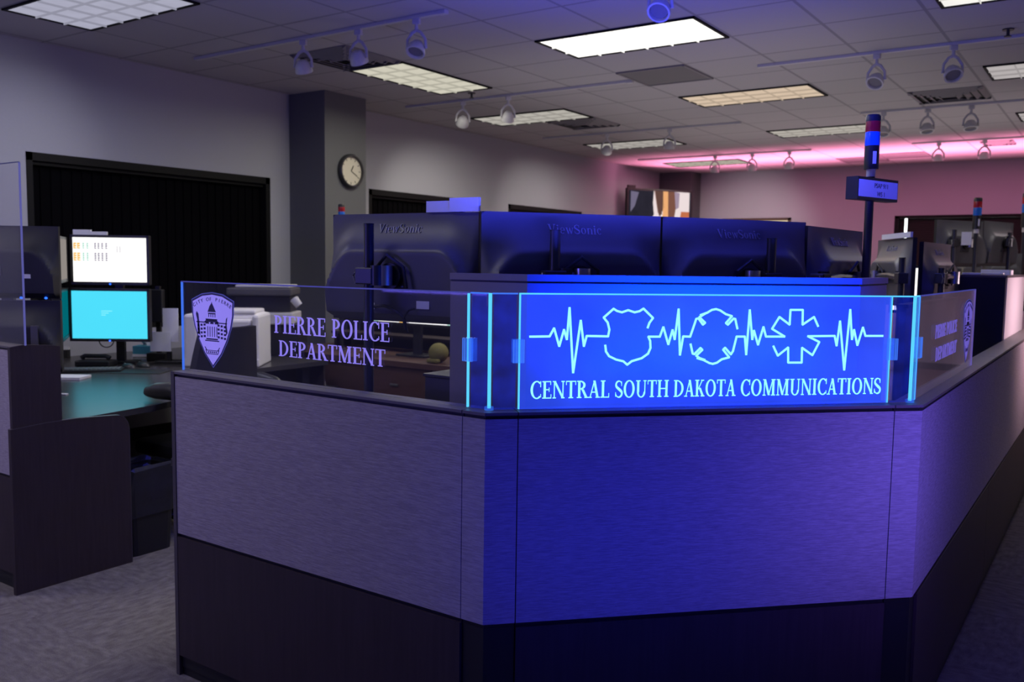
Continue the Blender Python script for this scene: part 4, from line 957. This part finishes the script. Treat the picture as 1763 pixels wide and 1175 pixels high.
# dark monitors seen from behind at the left edge
br_ = at_t(102, 450, 4.5); ang = 40
bl_ = V(br_.x-.613*math.cos(math.radians(ang)), br_.y-.613*math.sin(math.radians(ang)), 0)
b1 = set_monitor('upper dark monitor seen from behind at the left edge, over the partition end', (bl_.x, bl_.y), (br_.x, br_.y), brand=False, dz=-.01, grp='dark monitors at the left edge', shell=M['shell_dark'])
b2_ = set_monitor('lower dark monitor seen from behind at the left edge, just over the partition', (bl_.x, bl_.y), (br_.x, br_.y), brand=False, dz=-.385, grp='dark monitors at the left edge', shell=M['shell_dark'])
for x in (.12, .24): MB().cyl((x, -.004, .003), (x, -.012, .003), .006, n=12).build('power_light', M['lead'], b1)
bx('label_sticker', (.17, -.048, .115), (.03, .002, .026), M['paper'], b1, 0)
bx('stand_strip', (.20, -.055, .12), (.035, .02, .24), M['grey'], b2_, .002)
t = thing('monitor_stand', 'dark stand behind the dark monitors at the left edge', 'monitor stand', ((bl_.x+br_.x)/2-.08*math.sin(math.radians(ang)), (bl_.y+br_.y)/2+.08*math.cos(math.radians(ang)), DZ), math.radians(ang))
MB().box((0, 0, .01), (.3, .1, .02), .004).build('base_plate', M['black'], t); MB().box((.02, -.0, .42), (.06, .035, .82), .004).build('column', M['black'], t)
# papers on top of the white screen
zt_ = s1.location.z+h1
t = thing('paper_stack', 'pale paper strips lying on top of the white-lit screen', 'paper', (s1.location.x-.14, s1.location.y-.06, zt_), s1.rotation_euler.z)
MB().box((-.06, .02, .018), (.12, .02, .036)).build('sheet', M['paper'], t); MB().box((.05, .02, .012), (.12, .02, .024)).build('sheet', M['paper'], t)
# desk-top items
def on_desk(px, py, z=DZ): return at_z(px, py, z)
a0 = math.radians(34)
kb = thing('keyboard', 'flat black keyboard catching blue screen light on the left desk', 'keyboard', on_desk(150, 640), a0+.25)
MB().box((0, 0, .009), (.44, .15, .018), .004).build('body', M['black'], kb)
kk = MB()
for r_ in range(5):
    for c in range(15): kk.box((-.196+.028*c, -.052+.026*r_, .0205), (.023, .021, .005), .0015)
kk.build('keys', M['grey'], kb)
mp_ = thing('mouse_pad', 'dark mouse pad under the two mice on the left desk', 'mouse pad', on_desk(228, 640), a0); MB().box((0, 0, .002), (.46, .22, .004), .001).build('pad', M['black'], mp_)
for lab, px, py in (('left mouse on the dark pad of the left desk', 221, 634), ('right mouse on the dark pad of the left desk', 246, 631)):
    t = thing('computer_mouse', lab, 'mouse', on_desk(px, py, DZ+.0045), a0+1.2, 'mice on the left desk')
    m = MB(); bmesh.ops.create_uvsphere(m.bm, u_segments=16, v_segments=10, radius=1); bmesh.ops.scale(m.bm, vec=(.032, .058, .034), verts=m.bm.verts)
    bmesh.ops.delete(m.bm, geom=[v for v in m.bm.verts if v.co.z < -.001], context='VERTS'); m.build('shell', M['black'], t, True)
    MB().box((0, .03, .028), (.004, .018, .01), .002).build('wheel', M['metal'], t)
t = thing('tissue_box', 'teal tissue box with a white tissue at the back of the left desk', 'tissue box', on_desk(262, 614), a0)
MB().box((0, 0, .042), (.25, .12, .084), .003).build('carton', M['teal'], t)
MB().box((0, -.061, .012), (.25, .002, .02)).build('pale_band', M['paper'], t)
ts = MB(); g = []
for j in range(7):
    row = []
    for i in range(9):
        u_ = (i-4)/4; v = j/6
        row.append(ts.bm.verts.new((u_*.07*(1+.3*v)+.02*v, .015*math.sin(i*1.7+j)+.03*v*u_, .084+.075*v-.028*u_*u_*v+.010*math.sin(i*2.1))))
    g.append(row)
for j in range(6):
    for i in range(8): ts.bm.faces.new((g[j][i], g[j][i+1], g[j+1][i+1], g[j+1][i]))
ts.build('tissue', M['paper'], t, True)
t = thing('telephone', 'low black desk telephone under the blue screen', 'telephone', on_desk(166, 630), a0)
MB().box((0, 0, .02), (.24, .14, .04), .008).build('base', M['black'], t); MB().tube([(-.11, .02, .05), (-.09, .02, .066), (.06, .02, .066), (.085, .02, .05)], [.020, .015, .015, .020], 10).build('handset', M['chair'], t, True)
t = thing('paper_pad', 'white paper pad in front of the keyboard at the left desk', 'paper', on_desk(120, 652), a0); MB().box((0, 0, .008), (.2, .15, .016), .001).build('pad', M['paper'], t)
t = thing('note_label', 'small pale label at the near end of the left desk top', 'label', on_desk(108, 680), a0); MB().box((0, 0, .003), (.05, .03, .006), .001).build('label', M['paper'], t)
p = on_desk(112, 616); t = thing('label_stand', 'small white card on a dark holder behind the keyboard', 'card', p, a0)
MB().box((0, 0, .03), (.06, .05, .06), .003).build('holder', M['black'], t); MB().box((0, -.01, .072), (.08, .012, .02)).build('card', M['paper'], t)
p = at_t(289, 560, 6.35); p.z = DZ
t = thing('document_sheets', 'white paper sheets propped up right of the blue screen', 'paper', (p.x, p.y, DZ), a0)
MB().box((.02, 0, .28), (.11, .006, .24), T=None).box((-.05, -.01, .16), (.15, .004, .14)).build('sheets', M['paper'], t)
MB().box((0, .05, .01), (.2, .12, .02), .003).box((0, .012, .18), (.03, .012, .35)).build('document_holder', M['black'], t)
p = at_t(268, 527, 6.5); t = thing('desk_speaker', 'dark upright speaker panel right of the blue screen', 'speaker', (p.x, p.y, DZ), a0)
MB().box((0, .05, .03), (.14, .14, .06), .006).box((0, .05, .3), (.03, .03, .5)).build('stand', M['black'], t); MB().box((0, .02, p.z-DZ), (.10, .06, .24), .006).build('cabinet', M['black'], t)
# cable loop under the blue screen
MB().tube([(math.cos(k*.32)*.05-.04, .03, math.sin(k*.32)*.05+.005) for k in range(9, 21)], .004).build('cable', M['grey'], s2, True)
# printers
AZP = math.radians(38)
p = at_t(393, 620, 6.4); t = thing('printer', 'white laser printer behind the crest on the acrylic screen', 'printer', (p.x, p.y, DZ), AZP)
bw = .52
T_ = Matrix.Translation((0, .02, 0))
MB().box((0, .02, .03), (bw, .40, .06), .01).box((-.21, .02, .2), (.10, .40, .34), .02).box((.235, .02, .2), (.05, .40, .34), .02).build('body', M['white'], t)
MB().box((0, .06, .24), (bw-.02, .32, .27), .03).build('cover', M['white'], t)
MB().box((.02, -.125, .235), (.36, .07, .20), .018).build('front_door', M['white'], t)
MB().box((.03, -.13, .10), (.35, .06, .05), .004).build('paper_slot', M['black'], t)
MB().box((0, .05, .385), (.44, .30, .03), .012).build('output_tray', M['white'], t)
p = at_t(455, 560, 7.15); t = thing('office_printer', 'grey office printer with a raised scanner lid, behind the white printer', 'printer', (p.x, p.y, .745), AZP)
zb_ = at_t(455, 556, 7.15).z - .745
MB().box((0, .05, zb_/2), (.60, .42, zb_), .004).build('cabinet', M['black'], t)
MB().box((.03, 0, zb_+.045), (.46, .42, .09), .01).build('paper_tray', M['white'], t)
MB().box((0, .08, zb_+.15), (.44, .28, .14), .01).build('body', M['black'], t)
MB().box((0, .02, zb_+.255), (.50, .42, .06), .012).build('scanner', M['grey'], t)
MB().box((.02, .03, zb_+.297), (.42, .36, .022), .008).build('scanner_lid', M['white'], t)
MB().tube([(.27, -.16, zb_+.20), (.29, -.17, zb_+.175), (.31, -.17, zb_+.15)], [.035, .032, .03], 12).build('handset', M['white'], t, True)
# dark box on the console desk, next to the console wall
t = thing('desk_organiser', 'dark box unit on the console desk beside the left end of the console wall', 'box', (-1.83, 2.37, .7405))
MB().box((0, 0, .19), (.13, .26, .38), .003).build('body', M['metal_dark'], t)
MB().box((0, 0, .385), (.14, .27, .01), .002).build('lid', M['black'], t)
dz_ = at_y(700, 555, 5.84).z
t = thing('desk_divider', 'dark divider screen behind the brown desk', 'divider', (-4.8, 5.84, 0))
wbox('screen_panel', (-5.95, 5.81, .03), (-3.62, 5.86, dz_), M['black'], t); wbox('top_rail', (-5.96, 5.80, dz_), (-3.61, 5.87, dz_+.012), M['trim'], t)
for x_ in (-5.7, -3.9): wbox('foot', (x_-.03, 5.77, 0), (x_+.03, 5.95, .03), M['metal_dark'], t)
a_, b_s = at_y(597, 570, 5.6), at_y(800, 573, 5.6)
t = thing('desk_shelf', 'thin raised shelf at the back of the brown desk', 'shelf', (-4.6, 5.62, .745))
wbox('board', (-5.75, 5.52, a_.z-.02), (-3.74, 5.74, a_.z), M['wood'], t)
for x_ in (-5.72, -3.77): wbox('support', (x_-.015, 5.54, .745), (x_+.015, 5.72, a_.z-.02), M['wood'], t)
# lit screens that show only as slits between the big monitors
p = at_t(825, 450, 3.2); sl1 = screen_unit('s', 'lit screen showing as a bright slit between the two left big monitors', V(p.x-.21, p.y, 0), V(p.x+.21, p.y, 0), 1.27, 1.53, M['paper_white_glow'], False, 'lit screens glimpsed in gaps')[0]
MB().box((0, .07, .7505-1.27), (.14, .1, .02), .003).build('stand_base', M['black'], sl1); MB().box((0, .07, -.19), (.05, .03, .66)).build('stand_column', M['black'], sl1)
p = at_t(1578, 480, 5.9); sl2 = screen_unit('s', 'lit screen showing as a thin bright slit left of the side screen', V(p.x-.16, p.y-.02, 0), V(p.x+.07, p.y+.02, 0), 1.20, 1.52, M['paper_white_glow'], False, 'lit screens glimpsed in gaps')[0]
MB().box((0, .07, .7505-1.20), (.12, .1, .02), .003).build('stand_base', M['black'], sl2); MB().box((0, .07, -.14), (.05, .03, .62)).build('stand_column', M['black'], sl2)
# brown desk with its things
t = thing('desk', 'brown wooden desk seen through the police department glass', 'desk', (-5.05, 5.35, 0))
wbox('desktop', (-5.97, 5.0, .70), (-3.70, 5.75, .745), M['wood_brown'], t, .003)
wbox('front_panel', (-5.85, 5.03, .03), (-4.2, 5.05, .70), M['wood_brown'], t)
wbox('side_panel', (-5.87, 5.03, 0), (-5.85, 5.72, .70), M['wood_brown'], t); wbox('side_panel', (-3.78, 5.03, 0), (-3.76, 5.72, .70), M['wood_brown'], t)
p = at_y(678, 663, 5.02); wbox('handle', (p.x-.04, 5.015, p.z-.008), (p.x+.04, 5.03, p.z+.008), M['metal'], t, .002)
def fm(px0, px1, py, y): a, b = at_y(px0, py, y), at_y(px1, py, y); return a, b
a, b = at_y(636, 552, 5.3), at_y(786, 562, 5.3); zz = a.z-.02
fs, fsc, Lf, hf = screen_unit('s', 'far lit screen whose lower edge shows as a bright line under the leftmost big monitor', a, b, zz, zz+.40, M['paper_white_glow'], False, 'far lit screen')
for x0, x1, m_ in ((.02, .10, 's_green'), (.36, .42, 's_orange'), (.44, .47, 's_grey'), (.92, 1.0, 's_green')):
    MB().box((-Lf/2+.016+(x0+x1)/2*(Lf-.032), -.0036, .018+.03), ((x1-x0)*Lf, .001, .06)).build('screen_content', M[m_], fsc)
zs_ = .745-fs.location.z
MB().box((0, .08, zs_+.008), (.3, .2, .016), .004).build('stand_base', M['black'], fs); MB().box((0, .08, zs_+.24), (.08, .03, .46), .004).build('stand_column', M['black'], fs)
t = thing('plush_ball', 'dull yellow round plush on the brown desk, seen through the glass', 'toy', at_y(755, 612, 5.12) * 1, 0); t.location.z = .745
m = MB(); bmesh.ops.create_uvsphere(m.bm, u_segments=24, v_segments=16, radius=.075); bmesh.ops.translate(m.bm, vec=(0, 0, .075), verts=m.bm.verts); m.build('body', M['yellow'], t, True)
MB().box((0, -.06, .02), (.10, .05, .03), .01).build('feet', M['yellow'], t)
t = thing('plastic_cup', 'red plastic cup with a pale rim on the brown desk, near the left bright clip', 'cup', at_y(790, 615, 5.1) * 1, 0); t.location.z = .745
MB().lathe([(.035, 0), (.05, .13), (.046, .13), (.032, .01), (.001, .01)], 24).build('cup_body', M['red'], t, True); MB().lathe([(.050, .128), (.053, .135), (.047, .137)], 24).build('rim', M['paper'], t, True)
p = at_y(515, 660, 4.7); t = thing('gift_bag', 'red and white patterned bag standing before the brown desk', 'bag', (p.x, 4.87, .0), .1)
t2 = thing('pedestal_cabinet', 'low black pedestal cabinet under the patterned bag', 'cabinet', (p.x, 4.87, 0), 0)
zp = at_y(515, 668, 4.7).z
MB().box((0, 0, zp/2), (.36, .18, zp), .004).build('body', M['black'], t2); MB().box((0, -.092, zp*.7), (.10, .006, .012)).build('handle', M['metal'], t2)
t.location.z = zp
MB().prism([(-.06, 0), (.07, 0), (.045, .20), (-.05, .20)], lambda u_, v: V(u_, -.04, v), (0, 1, 0), .08).build('bag_body', M['white'], t)
rp_ = MB()
for q in ([(-.05, .02), (-.01, .03), (.02, .10), (-.02, .09)], [(-.01, .09), (.02, .10), (.015, .18), (-.02, .17)], [(.02, .02), (.05, .03), (.035, .09)]): rp_.prism(q, lambda u_, v: V(u_, -.0415, v), (0, 1, 0), .0015)
rp_.build('red_pattern', M['red'], t)
# office chair between the desk and the near partition
t = thing('office_chair', 'black office chair turned to the left desk, behind the crest screen', 'chair', (-4.22, 3.04, 0), PI)
for k in range(5):
    a = k*2*PI/5; c, s = math.cos(a), math.sin(a)
    lg = MB().tube([(c*.03, s*.03, .10), (c*.15, s*.15, .085), (c*.23, s*.23, .07)], [.022, .018, .014]); lg.build('foot', M['black'], t, True)
    MB().cyl((c*.23-s*.012, s*.23+c*.012, .028), (c*.23+s*.012, s*.23-c*.012, .028), .028).build('caster', M['black'], t, True)
MB().cyl((0, 0, .08), (0, 0, .42), .026).build('gas_column', M['metal_dark'], t, True)
MB().box((0, 0, .46), (.50, .50, .09), .035).build('seat', M['chair'], t, True)
bk = MB(); g = []
for j in range(9):
    row = []
    for sd in (0, 1):
        for i in range(9):
            u_ = (i-4)/4; v = j/8; w_ = .22*(1-.25*v*v)
            row.append((-.24-.06*v-.05*(sd)+.05*u_*u_ + .02*math.sin(v*3), u_*w_, .56+.575*v))
    g.append([bk.bm.verts.new(q) for q in row])
for j in range(8):
    for i in range(8):
        bk.bm.faces.new((g[j][i], g[j][i+1], g[j+1][i+1], g[j+1][i])); bk.bm.faces.new((g[j][9+i], g[j+1][9+i], g[j+1][10+i], g[j][10+i]))
    for i, k in ((0, 9), (8, 17)): bk.bm.faces.new((g[j][i], g[j+1][i], g[j+1][k], g[j][k]))
for i in range(8):
    for j in (0, 8): bk.bm.faces.new((g[j][i], g[j][i+1], g[j][10+i], g[j][9+i]))
bk.build('backrest', M['chair'], t, True)
MB().tube([(-.10, 0, .43), (-.28, 0, .45), (-.33, 0, .60)], .025).build('back_bracket', M['black'], t, True)
for s in (-1, 1):
    MB().tube([(-.20, s*.22, .44), (-.21, s*.28, .50), (-.21, s*.29, .76)], .018).build('arm_post', M['black'], t, True)
    m = MB().tube([(-.36, s*.29, .785), (-.30, s*.29, .80), (-.18, s*.29, .81), (-.06, s*.29, .80), (.02, s*.29, .79), (.05, s*.29, .778)], [.02, .040, .048, .044, .030, .012], 14)
    m.build('armrest', M['chair'], t, True)
# waste bin
t = thing('waste_bin', 'black waste bin with a loose bag liner beside the dark end panel', 'waste bin', (-4.105, 2.60, 0), 0)
def sq(hw, hd, z, r=.04):
    out = []
    for cx_, cy_, a0_ in ((1, 1, 0), (-1, 1, 90), (-1, -1, 180), (1, -1, 270)):
        for k in range(4):
            a = math.radians(a0_+30*k); out.append((cx_*(hw-r)+r*math.cos(a), cy_*(hd-r)+r*math.sin(a), z))
    return out
def loft(rings, cap=True):
    m = MB(); rs = [[m.bm.verts.new(q) for q in r] for r in rings]
    for a, b in zip(rs, rs[1:]):
        for k in range(len(a)): m.bm.faces.new((a[k], a[(k+1) % len(a)], b[(k+1) % len(a)], b[k]))
    if cap: m.bm.faces.new(rs[0][::-1])
    return m
loft([sq(.10, .12, 0), sq(.118, .138, .42), sq(.122, .142, .43), sq(.112, .132, .43), sq(.09, .11, .02)]).build('bin_body', M['black'], t)
random.seed(5); rr = []
for z, o_, jit in ((.20, .006, .004), (.28, .010, .010), (.36, .014, .014), (.44, .016, .012), (.455, .004, .016), (.40, -.022, .006), (.3, -.03, .006)):
    b_ = sq(.103+.018*(z/.43)+o_*.6, .123+.018*(z/.43)+o_*.6, z)
    rr.append([(x+random.uniform(-jit, jit)*.25, y+random.uniform(-jit, jit)*.25, zq+random.uniform(-jit, jit)*1.6) for x, y, zq in b_])
loft(rr, False).build('bag_liner', M['liner'], t)
